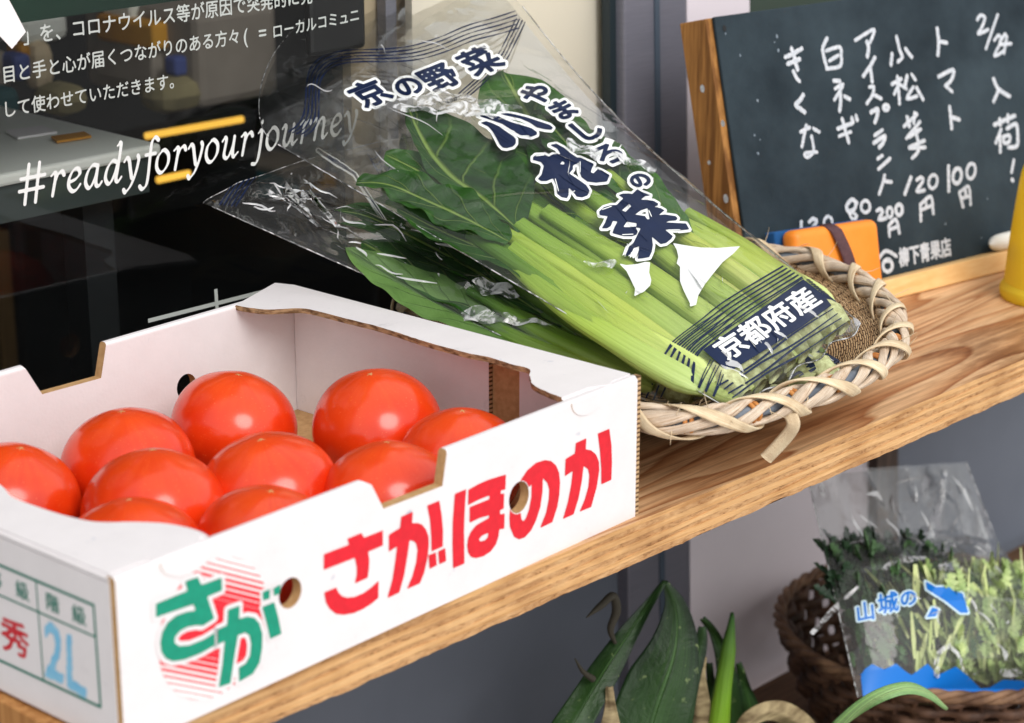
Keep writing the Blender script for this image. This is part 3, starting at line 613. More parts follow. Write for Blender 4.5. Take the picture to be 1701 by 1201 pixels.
# ------------------------------------------------------------------ display shelf
sh = empty('display_shelf', (0, .19, -.9), 'weathered plywood display shelf in front of the shop window', 'shelf')
SY = lambda x: -.0070-.0075*x                     # front edge
SX0, SX1 = -.43, 1.25; TH = .0305; SB = WY-.012
tb = MB(); tb.quad((SX0, SY(SX0), 0), (SX1, SY(SX1), 0), (SX1, SB, 0), (SX0, SB, 0))
tb.quad((SX0, SB, -TH), (SX1, SB, -TH), (SX1, SY(SX1)+.001, -TH), (SX0, SY(SX0)+.001, -TH), mi=1)
lay = [0, .0036, .0073, .0112, .0148, .0187, .0222, .0262, TH]
nseg = 420
for i, (z0, z1) in enumerate(zip(lay[:-1], lay[1:])):
    xs = np.linspace(SX0, SX1, nseg); jit = rng.normal(0, 1, nseg); jit = np.convolve(jit, np.ones(5)/5, 'same')
    y = np.array([SY(x) for x in xs]) + (jit*.0006 if i % 2 else jit*.00018)+(.0005 if i % 2 else 0)
    lo = jit*.0005 if i == 7 else 0
    wob = lambda k: 0 if k in (0, 8) else .00045*np.sin(xs*(17+5*k)+k)+.0003*np.sin(xs*(61-4*k)+2*k)
    G = np.array([np.stack([xs, y, np.full(nseg, -z1)+lo+wob(i+1)], -1), np.stack([xs, y, np.full(nseg, -z0)+wob(i)], -1)])
    tb.grid(G, 3 if i % 2 else 2)
    if i: tb.grid(np.array([np.stack([xs, y, np.full(nseg, -z0)+wob(i)], -1), np.stack([xs, y+.003, np.full(nseg, -z0)+wob(i)], -1)]), 2)
    tb.quad((SX0, SY(SX0), -z1), (SX0, SY(SX0), -z0), (SX0, SB, -z0), (SX0, SB, -z1), mi=3 if i % 2 else 2)
tb.build('top_board', [MT['top'], MT['lowboard'], MT['ply_a'], MT['ply_b']], sh)
ep = MB(); ep.box((SX0-.019, .004, -.95), (.0185, 0, 0), (0, SB-.01, 0), (0, 0, .948)); ep.build('end_panel', MT['board'], sh, bevel=.001)
lb = MB(); lb.box((SX0+.002, -.06, -.51), (SX1-SX0, 0, 0), (0, SB+.059, 0), (0, 0, .023)); lb.build('lower_board', MT['lowboard'], sh, bevel=.001)
po = MB(); panel(po, (1455, 1458), (1490, 1494), WY-.008, .016, -.487, -TH-.001); po.build('post', MT['post'], sh, bevel=.001)

# ------------------------------------------------------------------ tomato carton
BX, BY = A(.9992, .0386, 0), A(-.0386, .9992, 0); LX, DY, H = .4395, .3295, .100; DF = .3466
def bp(s, t, z): return BX*s+BY*t+ZA*z
def inbox(P): P = np.asarray(P); return A(P @ BX, P @ BY, P[2])
box = empty('produce_carton', bp(-LX/2, DY/2, 0.0005), 'open white cardboard carton with red and green lettering, full of tomatoes', 'carton')
def st_front(px, py, t=0): P = inbox(hit(px, py, BY*t, BY)); return (P[0], P[2])
def ell(c, rx, rz, n=28): return [(c[0]+rx*math.cos(a), c[1]+rz*math.sin(a)) for a in np.linspace(0, 2*math.pi, n, endpoint=False)]
def cut_panel(name, outline, holes, t0, th, mats, flip=False):
    """board standing in the x-z plane, cut from outline with holes; fold on top white, other cuts kraft"""
    c = bpy.data.curves.new('c', 'CURVE'); c.dimensions = '2D'; c.fill_mode = 'BOTH'; c.extrude = th/2
    for p in [outline]+holes:
        sp = c.splines.new('POLY'); sp.points.add(len(p)-1); sp.use_cyclic_u = True
        for q, (x, z) in zip(sp.points, p): q.co = (x, z, 0, 1)
    o = bpy.data.objects.new('c', c); COL.objects.link(o); bpy.context.view_layer.update()
    me = bpy.data.meshes.new_from_object(o.evaluated_get(bpy.context.evaluated_depsgraph_get()))
    bpy.data.objects.remove(o); bpy.data.curves.remove(c)
    bm = bmesh.new(); bm.from_mesh(me); bpy.data.meshes.remove(me)
    bmesh.ops.remove_doubles(bm, verts=bm.verts, dist=1e-6); bmesh.ops.recalc_face_normals(bm, faces=bm.faces)
    for f in bm.faces:
        f.material_index = 0
        if abs(f.normal.z) < .5:
            cy = f.calc_center_median().y
            if cy > H-.0006 and f.normal.y > .8: f.material_index = 0
            elif cy < .001: f.material_index = 0
            else: f.material_index = 1
    ed = [e for e in bm.edges if all(v.co.y > H-.0006 for v in e.verts) and abs(e.verts[0].co.z-e.verts[1].co.z) < 1e-5]
    if ed: bmesh.ops.bevel(bm, geom=ed, offset=.0024, segments=4, affect='EDGES', profile=.5)
    mb = MB(); bm.verts.index_update()
    V = [bp(v.co.x, t0+th/2-v.co.z, v.co.y) for v in bm.verts]
    mb.add(V, [[v.index for v in f.verts] for f in bm.faces]); mb.m = [f.material_index for f in bm.faces]; bm.free()
    return mb.build(name, mats, box)
TW = .007
f_n = [st_front(*p) for p in ((609, 795), (617, 798), (637, 845), (733, 808), (741, 752))]
front = [(-LX, 0), (0, 0), (0, H), (f_n[4][0]+.001, H), (f_n[3][0]+.001, f_n[3][1]), (f_n[2][0], f_n[2][1]), (f_n[1][0], H-.0035), (f_n[0][0]-.002, H), (-LX, H)]
h1, h2 = st_front(482, 985), st_front(862, 826)
MC = [MT['carton'], MT['kraft']]
fp = cut_panel('front_panel', front, [ell(h1, .0088, .0092), ell(h2, .0096, .0105)], 0, TW, MC)
def st_back(px, py): return st_front(px, py, DY-TW)
b_n = [st_back(*p) for p in ((40, 608), (70, 655), (168, 628), (177, 574))]
b_n = [(b_n[0][0], H), b_n[1], b_n[2], (b_n[3][0], H)]
hb = st_back(310, 642)
back = [(-LX, 0), (-LX, H), b_n[0], b_n[1], b_n[2], b_n[3], (0, H), (0, 0)]
bk = cut_panel('back_panel', back[::-1], [ell(hb, .0092, .0095)], DY-TW, TW, MC)
z_ = MB(); z_.box(bp(-LX+.0042, TW+.0004, .0008), BX*(LX-.0084), BY*(DY-2*TW-.0008), ZA*.0035); z_.build('base_panel', MT['kraft'], box)
# left end, its label face toward the camera, and the folded top flange with its tuck tab
e = MB(); e.box(bp(-LX-.0003, .0045, 0.0003), BX*.004, BY*(DY-.0045), ZA*(H-.0043)); lpn = e.build('left_panel', MT['carton'], box)
e = MB(); e.box(bp(-LX+.0002, .0004, 0.0006), BX*.0005, BY*.0040, ZA*(H-.004)); e.build('corner_edge', MT['flute_z'], box)
e = MB(); e.box(bp(.0004, .0004, 0.0006), BX*.0036, BY*.0046, ZA*(H-.001)); e.build('corner_edge', MT['flute_z'], box)
# right end: outer kraft board with two white liners and a bare strip between
e = MB(); e.box(bp(-.0042, TW+.0003, .0008), BX*.0040, BY*(DY-2*TW-.0006), ZA*(H-.005)); e.build('right_panel', MT['kraft'], box)
e = MB(); e.box(bp(.0002, TW+.0003-.002, .0008), BX*.0014, BY*(DY-TW), ZA*(H-.004)); e.build('right_panel', MT['carton'], box)
def hitR(px, py): P = hit(px, py, bp(-.0045, 0, 0), BX); return inbox(P)[1]
tA, tB = hitR(817, 640), hitR(866, 640)
e = MB(); e.box(bp(-.0078, tA, .0045), BX*.0034, BY*(DY-TW-.0005-tA), ZA*(H-.0090)); e.build('liner', MT['carton'], box)
e = MB(); e.box(bp(-.0078, tA-.0006, .0045), BX*.0034, BY*.0004, ZA*(H-.0090)); e.build('liner_edge', MT['flute_z'], box)
e = MB(); e.box(bp(-.0070, TW+.0006, .0045), BX*.0026, BY*(tB-TW-.001), ZA*(H-.0090)); e.build('liner', MT['carton'], box)
def flange(name, inner_px, outer, th=.0036, rag=.0):
    P = [inbox(onz(px, py, H))[:2] for px, py in inner_px]
    Q = crom(np.array(P), 6); Q = resample(Q, 90)
    Q = Q+rng.normal(0, rag, Q.shape)
    poly = list(map(tuple, Q))+outer
    n = len(poly); nq = len(Q)
    bm = bmesh.new(); lo = [bm.verts.new(bp(x, t, H-th+.0002)) for x, t in poly]; hi = [bm.verts.new(bp(x, t, H+.0004)) for x, t in poly]
    a = bm.faces.new(hi); b = bm.faces.new(lo[::-1])
    for i in range(n):
        f = bm.faces.new((lo[i], lo[(i+1) % n], hi[(i+1) % n], hi[i])); f.material_index = 1 if i < nq-1 else 0
    bmesh.ops.recalc_face_normals(bm, faces=bm.faces)
    bmesh.ops.triangulate(bm, faces=[a, b]); bm.verts.index_update()
    ed = [e_ for e_ in bm.edges if len(e_.link_faces) == 2 and e_.calc_face_angle(0) > 1 and all(f.material_index == 0 for f in e_.link_faces) and all(abs(v.co.z-H-.0004) < 1e-5 for v in e_.verts)]
    bmesh.ops.bevel(bm, geom=ed, offset=.0018, segments=3, affect='EDGES'); bm.verts.index_update()
    mb = MB(); mb.add([v.co[:] for v in bm.verts], [[v.index for v in f.verts] for f in bm.faces]); mb.m = [f.material_index for f in bm.faces]; bm.free()
    return mb.build(name, [MT['carton'], MT['flute_y']], box)
flR = flange('top_flap', [(388, 507), (414, 512), (442, 515), (470, 514), (502, 513), (530, 518), (575, 530), (620, 541), (650, 550), (690, 563), (730, 575), (780, 588), (812, 594), (850, 606), (878, 613), (880, 625), (886, 640), (912, 653), (936, 662)],
             [(-.040, TW+.001), (-.0005, TW-.0016), (.0016, DY-.001), (-.012, DY+.0002), (-.055, DY-.0005)][0:1]+[(-.026, .0005), (-.0195, .0042), (.0018, .0046), (.0018, DY), (-.0046, DF)], rag=.00018)
flL = flange('top_flap', [(-70, 760), (0, 806), (20, 826), (60, 842), (110, 858), (160, 868), (220, 868), (270, 870), (310, 877), (335, 885), (349, 894)],
             [(-.372, TW+.001), (-.3795, .0005), (-.4135, .0005), (-.4137, .0044), (-LX-.0004, .0044), (-LX-.0004, DY-.004), (-.40, DY-.004)])
def tab(px, wd, dp, parent):
    """half-round tuck tab folded down over the front panel"""
    s0 = st_front(*px)[0]; a = np.linspace(0, math.pi, 20)
    pr = [(s0+wd*math.cos(q), H-.0012-dp*math.sin(q)) for q in a]
    mb = MB(); n = len(pr)
    V = [bp(s, -.0006, z) for s, z in pr]+[bp(s, .0004, z) for s, z in pr]
    mb.add(V, [tuple(range(n)), tuple(range(2*n-1, n-1, -1))]); 
    for i in range(n-1): mb.f.append((i, n+i, n+i+1, i+1)); mb.m.append(1)
    return mb.build('tuck_tab', [MT['carton'], MT['kraft']], parent)
tab((311, 905), .0195, .0125, flL); tab((976, 655), .0165, .0115, flR)

def flat_px(name, polys, conv, mapf, material, parent, flip=False, warp=None):
    """each item: list of rings (px). conv: px -> plane coords; one even-odd region per item"""
    mb = MB()
    for rings, iso, step in polys:
        S = poly_segs([[conv(*p) for p in r] for r in rings]); V, Fs = field(S, step, iso, warp=warp)
        if len(V): mb.add(mapf(V), [q for q in Fs])
    return mb.build(name, material, parent)
def fr_map(off): return lambda V: np.outer(V[:, 0], BX)+np.outer(V[:, 1], ZA)-BY*off
def z2(x0, y0, k): return lambda pts: [st_front(x0+x/k, y0+y/k) for x, y in pts]
zA, zB, zC = z2(520, 780, 4.803), z2(740, 700, 4.803), z2(240, 900, 4.141)
red = [
 [zA([(83, 675), (285, 598), (270, 552), (383, 505), (405, 543), (555, 484), (555, 604), (438, 655), (447, 720), (444, 790), (433, 862), (330, 908), (345, 845), (346, 780), (331, 703), (83, 800)])],
 [zA([(86, 980), (183, 940), (200, 980), (230, 1010), (270, 1022), (330, 1015), (400, 985), (460, 942), (521, 886), (519, 1022), (470, 1065), (400, 1110), (320, 1145), (240, 1158), (180, 1150), (130, 1110), (100, 1060)])],
 [zA([(602, 520), (692, 465), (700, 376), (794, 336), (788, 428), (830, 425), (870, 440), (900, 480), (920, 535), (922, 600), (912, 700), (885, 820), (850, 907), (747, 952), (790, 850), (820, 740), (831, 640), (820, 590), (800, 570), (768, 563), (752, 680), (725, 840), (686, 980), (590, 1025), (630, 880), (652, 740), (668, 612), (602, 655)])],
 [zA([(908, 287), (1005, 247), (1025, 370), (1035, 490), (1033, 612), (943, 653), (940, 530), (930, 400)])],
 [zA([(918, 683), (978, 660), (985, 762), (928, 792)])], [zA([(996, 652), (1052, 625), (1060, 730), (1004, 755)])],
 [zB([(72, 577), (163, 540), (152, 700), (146, 860), (149, 1133), (58, 1172), (53, 980), (55, 800)])],
 [zB([(180, 545), (260, 500), (340, 465), (420, 440), (480, 424), (476, 542), (440, 550), (438, 580), (466, 572), (463, 693), (433, 708), (433, 740), (470, 735), (467, 855), (428, 860), (420, 920), (400, 980), (360, 1035), (300, 1075), (240, 1090), (200, 1080), (178, 1045), (170, 990), (178, 930), (200, 880), (240, 830), (290, 800), (345, 770), (345, 748), (270, 770), (190, 808), (190, 683), (348, 620), (348, 590), (260, 625), (178, 668)]),
  zB([(264, 940), (290, 910), (340, 887), (335, 925), (310, 950), (275, 957)])],
 [zB([(512, 840), (508, 770), (513, 690), (540, 600), (590, 480), (650, 390), (720, 330), (790, 308), (840, 315), (880, 350), (905, 410), (912, 490), (905, 590), (890, 680), (850, 803), (752, 850), (800, 730), (822, 620), (825, 540), (810, 490), (775, 452), (772, 560), (755, 680), (720, 790), (680, 870), (630, 925), (585, 940), (545, 920)]),
  zB([(685, 500), (683, 600), (665, 700), (640, 770), (622, 795), (605, 785), (598, 735), (610, 640), (640, 550)])],
 [zB([(956, 300), (1030, 255), (1038, 172), (1122, 134), (1117, 222), (1160, 230), (1200, 265), (1222, 320), (1225, 390), (1205, 520), (1160, 682), (1068, 720), (1110, 620), (1138, 520), (1145, 430), (1135, 380), (1100, 355), (1085, 480), (1060, 610), (1020, 740), (935, 778), (975, 640), (1000, 510), (1013, 395), (950, 437)])],
 [zB([(1213, 97), (1305, 58), (1322, 190), (1326, 330), (1321, 465), (1241, 502), (1240, 370), (1230, 230)])],
]
def dhole(c, rx, rz): return lambda X, Y: np.where(((X-c[0])/rx)**2+((Y-c[1])/rz)**2 < 1, 1.0, 0)
same = lambda *p: p
holes_w = lambda X, Y: dhole(h1, .0090, .0094)(X, Y)+dhole(h2, .0098, .0107)(X, Y)
flat_px('red_lettering', [(r, 0, .0006) for r in red], same, fr_map(.0003), MT['red'], fp, warp=holes_w)
gr = [
 [zC([(72, 424), (290, 334), (272, 270), (360, 240), (385, 294), (524, 244), (528, 332), (425, 375), (450, 450), (474, 525), (395, 575), (350, 572), (290, 583), (240, 610), (205, 650), (200, 690), (230, 715), (300, 710), (400, 670), (477, 622), (477, 710), (380, 765), (270, 808), (190, 820), (140, 800), (110, 755), (102, 690), (115, 620), (150, 555), (210, 505), (280, 480), (345, 470), (330, 428), (72, 518)])],
 [zC([(497, 600), (562, 570), (568, 465), (648, 436), (645, 528), (700, 512), (750, 520), (785, 560), (805, 630), (803, 730), (785, 830), (740, 905), (645, 960), (642, 862), (690, 835), (720, 780), (727, 700), (715, 640), (685, 622), (637, 640), (610, 800), (585, 970), (505, 998), (530, 840), (545, 680), (497, 705)])],
 [zC([(803, 446), (886, 412), (915, 520), (936, 630), (858, 666), (835, 560)])],
 [zC([(806, 345), (855, 322), (855, 388), (810, 402)])], [zC([(880, 318), (930, 290), (925, 352), (885, 372)])],
]
cc = st_front(356, 1044)
def halftone():
    m, n, p = new_mat('halftone_disc'); p.inputs['Roughness'].default_value = .5
    v = coords(n, (1, 1, 1), kind='UV'); sp = n.nodes.new('ShaderNodeSeparateXYZ'); n.links.new(v, sp.inputs[0])
    def math_(op, a, b=None, c=None):
        x = N(n, 'ShaderNodeMath', operation=op)
        for i, q in enumerate((a, b, c)):
            if q is None: continue
            if isinstance(q, (int, float)): x.inputs[i].default_value = q
            else: n.links.new(q, x.inputs[i])
        return x.outputs[0]
    # q runs across the hatch lines, r along them (disc radius = 1)
    ca, sa = math.cos(R(28)), math.sin(R(28))
    q = math_('ADD', math_('MULTIPLY', sp.outputs['X'], sa), math_('MULTIPLY', sp.outputs['Y'], ca))
    r_ = math_('SUBTRACT', math_('MULTIPLY', sp.outputs['X'], ca), math_('MULTIPLY', sp.outputs['Y'], sa))
    fq = math_('ABSOLUTE', math_('SUBTRACT', math_('FRACT', math_('MULTIPLY', q, 12.5)), .5))
    frr = math_('ABSOLUTE', math_('SUBTRACT', math_('FRACT', math_('MULTIPLY', r_, 18.0)), .5))
    d = math_('SQRT', math_('ADD', math_('MULTIPLY', fq, fq), math_('MULTIPLY', math_('MULTIPLY', frr, frr), .42)))
    aq = math_('ABSOLUTE', math_('ADD', q, -.02))
    th = math_('MULTIPLY_ADD', aq, -.62, .76)
    th = math_('MAXIMUM', th, .20)
    k = math_('LESS_THAN', d, th)
    mx = N(n, 'ShaderNodeMix', data_type='RGBA'); n.links.new(k, mx.inputs[0]); mx.inputs[6].default_value = lin(246, 240, 240); mx.inputs[7].default_value = lin(226, 22, 44)
    n.links.new(mx.outputs[2], p.inputs['Base Color']); return m
dm = MB(); an = np.linspace(0, 2*math.pi, 64, endpoint=False); RD = .0405
dm.add([bp(cc[0]+RD*.98*math.cos(a), -.00025, cc[1]+RD*math.sin(a)) for a in an], [tuple(range(64))], 0, [(math.cos(a), math.sin(a)) for a in an])
disc = dm.build('emblem_disc', halftone(), fp)
flat_px('emblem_outline', [(r, .0026 if i < 2 else .0018, .0006) for i, r in enumerate(gr)], same, lambda V: fr_map(.0005)(V), MT['carton'], disc, warp=holes_w)
flat_px('emblem_letters', [(r, 0, .0006) for r in gr], same, fr_map(.0008), MT['green'], disc, warp=holes_w)
# grade table on the left end
def tz(px, py): P = inbox(hit(px, py, bp(-LX-.0004, 0, 0), BX)); return (P[1], P[2])
def lf_map(off): return lambda V: -BX*(LX+.0003+off)+np.outer(V[:, 0], BY)+np.outer(V[:, 1], ZA)
zD = lambda pts: [tz(x/3.99, 900+y/3.99) for x, y in pts]
def bar(p, q, wd):
    a, b = zD([p])[0], zD([q])[0]; a, b = np.array(a), np.array(b); d = unit(b-a); nn = np.array([-d[1], d[0]])*wd/2; a = a-d*wd/2; b = b+d*wd/2
    return [tuple(a-nn), tuple(b-nn), tuple(b+nn), tuple(a+nn)]
segs = [((622, 420), (668, 1095), .0016), ((-420, -25), (622, 420), .0016), ((-420, 590), (668, 1095), .0016), ((-420, 170), (634, 630), .0011), ((240, 268), (290, 908), .0010)]
gm = MB()
S_ = [(np.array([np.r_[zD([a])[0], zD([b])[0]]]), wd/2) for a, b, wd in segs]
V, Fs = field(None, .0007, strokes=S_); gm.add(lf_map(.0003)(V), Fs); 
def quad_glyph(mb, chh, quad, off, iso=.01, step=.04, box_=(0, -.12, 1, .88), mp=lf_map, cv=zD, warp=None):
    x0, y0, x1, y1 = box_; f = homog([(x0, y1), (x1, y1), (x1, y0), (x0, y0)], [tuple(q) for q in cv(quad)])
    V, Fs = field(glyph(chh), step, iso, warp=warp); mb.add(mp(off)(f(V)), Fs)
quad_glyph(gm, '階', [(296, 322), (392, 362), (402, 490), (306, 450)], .0003)
quad_glyph(gm, '級', [(470, 398), (566, 438), (578, 570), (482, 530)], .0003)
quad_glyph(gm, '級', [(96, 238), (186, 276), (202, 408), (110, 366)], .0003)
quad_glyph(gm, '等', [(-90, 160), (10, 202), (24, 332), (-74, 290)], .0003)
gm.build('grade_table', MT['dgreen'], lpn)
gm = MB(); quad_glyph(gm, '秀', [(-5, 462), (192, 560), (204, 800), (10, 715)], .0003, iso=.018); gm.build('grade_stamp', MT['rubber_red'], lpn)
gm = MB(); n2 = lambda X, Y: .006*np.sin(31*X+17*Y)+.006*np.sin(53*Y-11*X)
quad_glyph(gm, '2', [(300, 500), (432, 555), (440, 945), (302, 880)], .0003, iso=.022, step=.025, box_=(.03, 0, .55, .75), warp=n2)
quad_glyph(gm, 'L', [(446, 590), (560, 640), (582, 1040), (448, 950)], .0003, iso=.02, step=.025, box_=(.07, 0, .52, .75), warp=n2)
gm.build('size_stamp', MT['blue_ink'], lpn)

# ------------------------------------------------------------------ tomatoes
def tomato_mesh(seed, lob):
    r = np.random.default_rng(seed); n, m = 40, 64; G = np.zeros((n, m, 3)); ph = r.uniform(0, 6.28, 6)
    for i in range(n):
        a = -math.pi/2+math.pi*i/(n-1)
        for j in range(m):
            th = 2*math.pi*j/m; c = max(math.cos(a), 0)**.86; s = math.sin(a)
            w_ = 1+lob*(math.cos(5*th+ph[0])*.5+math.cos(3*th+ph[1])*.5+math.cos(2*th+ph[2])*.7)*(1-abs(s)*.35)
            z = .0385*(abs(s)**.97)*np.sign(s)
            if s > 0: z += .0020*max(0, (s-.90)/.10)**1.8-.00012*(1+math.cos(5*th+ph[3]))*s**6*c*3
            else: z += .008*max(0, (-s-.8)/.2)**1.5
            G[i, j] = (.0455*c*w_*math.cos(th), .0455*c*w_*math.sin(th), z)
    mb = MB(); mb.grid(G, closed_v=True, flip=False); return mb
def scar_mesh(seed):
    r = np.random.default_rng(seed); S = []
    for k in range(5):
        a = 2*math.pi*k/5+r.uniform(-.3, .3); l = r.uniform(.0012, .0034)
        S.append((np.array([[0, 0, l*math.cos(a), l*math.sin(a)]]), .00032))
    S.append((np.array([[0, 0, .0001, 0]]), .0008))
    V, Fs = field(None, .00022, strokes=S); rr = np.hypot(V[:, 0], V[:, 1])
    return V, Fs, np.c_[V, .0409-rr*.2]
MT['scar'] = mat('blossom_scar_tan', lin(226, 190, 128), lin(190, 140, 84), .9, 900)
prot = []
for k in range(3):
    t = empty('tomato', (0, 0, -5), '', 'tomato', 'tomatoes in the white carton'); b = tomato_mesh(k+3, .014+.006*k).build('skin', MT['tomato'], t, smooth=True, local=True, subsurf=1)
    V, Fs, P = scar_mesh(k); mb = MB(); mb.add(P, Fs); mb.build('blossom_scar', MT['scar'], t, local=True); prot.append(t)
def copy_tree(o, parent=None):
    c = o.copy(); COL.objects.link(c); c.parent = parent
    for q in o.children: copy_tree(q, c)
    return c
TOM = [  # px, py of the centre, s scale, tilt, label
 (18, 842, .98, 10, 'red tomato cut off by the left picture edge in the carton'),
 (215, 781, 1.0, 8, 'red tomato against the carton back wall, second from the left edge'),
 (387, 711, 1.0, 8, 'red tomato right in front of the round hole of the carton back wall'),
 (627, 718, 1.03, 6, 'big red tomato standing alone near the white inside right end of the carton'),
 (257, 860, 1.02, 9, 'red tomato in the middle of the carton just behind the low front ones'),
 (448, 822, 1.0, 9, 'red tomato in the middle of the carton with a forked tan scar on top'),
 (646, 832, .97, 4, 'red tomato seen behind the notch in the carton front panel'),
 (766, 771, .94, 4, 'red tomato wedged by the brown strip at the carton right end'),
 (222, 932, .97, 5, 'red tomato mostly hidden behind the folded flap at the carton front left'),
 (442, 913, .98, 5, 'red tomato with only its top over the carton front panel, left of the notch')]
TZ = .0415
for i, (px, py, s, tl, lab) in enumerate(TOM):
    o = prot[i % 3] if i < 3 else copy_tree(prot[i % 3]); P = onz(px, py, TZ); o.location = (P[0], P[1], .0048+.0375*s); an_ = .025*math.sin(i*2.7); o.scale = (s*(1+an_), s*(1-an_), s*(1+.04*math.sin(i*1.9+1)))
    o.rotation_euler = (R(tl)*math.cos(i*2.1), R(tl)*math.sin(i*2.1+1), i*1.37); o['label'] = lab

# ------------------------------------------------------------------ cane basket
RIM = [(.022, .0165), (.029, -.0137), (.056, -.0335), (.106, -.0414), (.173, -.0443), (.248, -.0287), (.3047, -.0013), (.359, .0468), (.389, .0906), (.4095, .1351), (.412, .172), (.402, .225), (.372, .285), (.32, .33), (.25, .35), (.17, .35), (.10, .32), (.052, .265), (.026, .18), (.019, .10)]
RZ = .063; BC = A(.215, .155, 0)
rimc = resample(np.c_[crom(np.array(RIM), 14, True), np.full(len(RIM)*14, RZ)], 420, True)
rimc[:, 2] += .0016*np.sin(np.linspace(0, 2*math.pi, 420)*3)
bs = empty('cane_basket', BC, 'shallow pale woven cane basket with a thick braided rim holding two bags of greens', 'basket')
def rim_frame(P):
    T = np.roll(P, -1, 0)-np.roll(P, 1, 0); T /= np.linalg.norm(T, axis=1)[:, None]
    O = np.cross(T, ZA); O /= np.linalg.norm(O, axis=1)[:, None]
    return T, O, np.cross(O, T)
mb = MB(); mb.tube(rimc, .0052, 10, closed=True); mb.build('rim_core', MT['core'], bs, smooth=True)
def helix(P, a0, turns, rad, squash=.85, jit=.0, seed=0):
    r = np.random.default_rng(seed); T, O, U = rim_frame(P); n = len(P); s = np.linspace(0, 2*math.pi, n, endpoint=False)
    w1, w2 = r.uniform(0, 6, 2)
    a = a0+turns*s+.18*np.sin(3*s+w1)+.10*np.sin(11*s+w2); rr = rad*(1+jit*np.sin(7*s+w1)+jit*np.sin(17*s+w2))
    N_ = np.cos(a)[:, None]*O+np.sin(a)[:, None]*U
    return P+rr[:, None]*(np.cos(a)[:, None]*O+np.sin(a)[:, None]*U*squash), N_
fine = resample(rimc, 1300, True)
for k in range(5):       # braided round strands
    Q, Nn = helix(fine, k*2*math.pi/5+.2*k, 9, .0078, .95, .09, k)
    wv = .0041*(1+.14*np.sin(np.linspace(0, 2*math.pi, len(Q))*(23+k)))
    mb = MB(); mb.tube(Q, wv, 7, flat=.62, ref=Nn, closed=True); mb.build('rim_strand', MT['cane2'], bs, smooth=True)
for k in range(2):       # flat binding wound the other way
    Q, Nn = helix(fine, k*math.pi+.6, -12, .0124, .92, .05, 20+k)
    mb = MB(); mb.tube(Q, .0042*(1+.12*np.sin(np.linspace(0, 2*math.pi, len(Q))*31)), 8, flat=.24, ref=Nn, closed=True); mb.build('rim_binding', MT['cane'], bs, smooth=True)
T, O, U = rim_frame(rimc)
for i in (12, 28, 41, 56, 78, 96, 120, 150):
    th = np.linspace(0, 2*math.pi, 14, endpoint=False)
    mb = MB()
    for d in (-1, 1):
        mb.tube(rimc[i]+T[i]*.0022*d+.0064*(np.cos(th)[:, None]*O[i]+np.sin(th)[:, None]*U[i]), .0017, 6, closed=True)
    mb.build('rim_tie', MT['tie'], bs, smooth=True)
c0 = rimc.mean(0); prof = [(.985, -.003), (.93, -.009), (.83, -.017), (.71, -.028), (.60, -.041), (.50, -.052), (.40, -.058), (.05, -.058)]
pr = crom(np.array(prof), 6); G = []; UV = []; arc = np.arange(421)
rc = np.vstack([rimc, rimc[:1]]); LEN = np.linalg.norm(np.diff(rc, axis=0), axis=1).sum()
for i, (k, dz) in enumerate(pr):
    ring = c0+(rc-c0)*k; ring[:, 2] = RZ+dz+.0009*np.sin(arc*math.pi*.5+i*1.7); G.append(ring)
    UV.append(np.stack([arc/420*52, np.full(421, i*.5)], -1))
mb = MB(); mb.grid(np.array(G), UV=np.array(UV)); body = mb.build('woven_body', MT['weave'], bs, smooth=True)
sm = body.modifiers.new('t', 'SOLIDIFY'); sm.thickness = .003; sm.offset = -1
# loose cane end that hangs from the rim
p1, p2 = onz(1318, 705, .052), onz(1272, 762, .022)
mb = MB(); q = crom([p1+A(0, .004, .008), p1, (p1+p2)/2+A(.002, -.004, .004), p2], 6); mb.tube(q, .0048, 8, flat=.3, ref=fw*-1); mb.build('loose_end', MT['cane'], bs, smooth=True)
for k in range(26):      # fine frayed hairs
    i = rng.integers(0, 200); a = rng.uniform(-.6, 2.2); P = rimc[i]+.012*(math.cos(a)*O[i]+math.sin(a)*U[i])
    d = unit(math.cos(a)*O[i]+math.sin(a)*U[i]+rng.normal(0, .8, 3)); l = rng.uniform(.006, .016)
    mb = MB(); mb.tube([P-d*.003, P+d*l*.5, P+d*l+rng.normal(0, .001, 3)], [.0004, .0003, .00012], 4)
    mb.build('frayed_fibre', MT['cane'], bs)

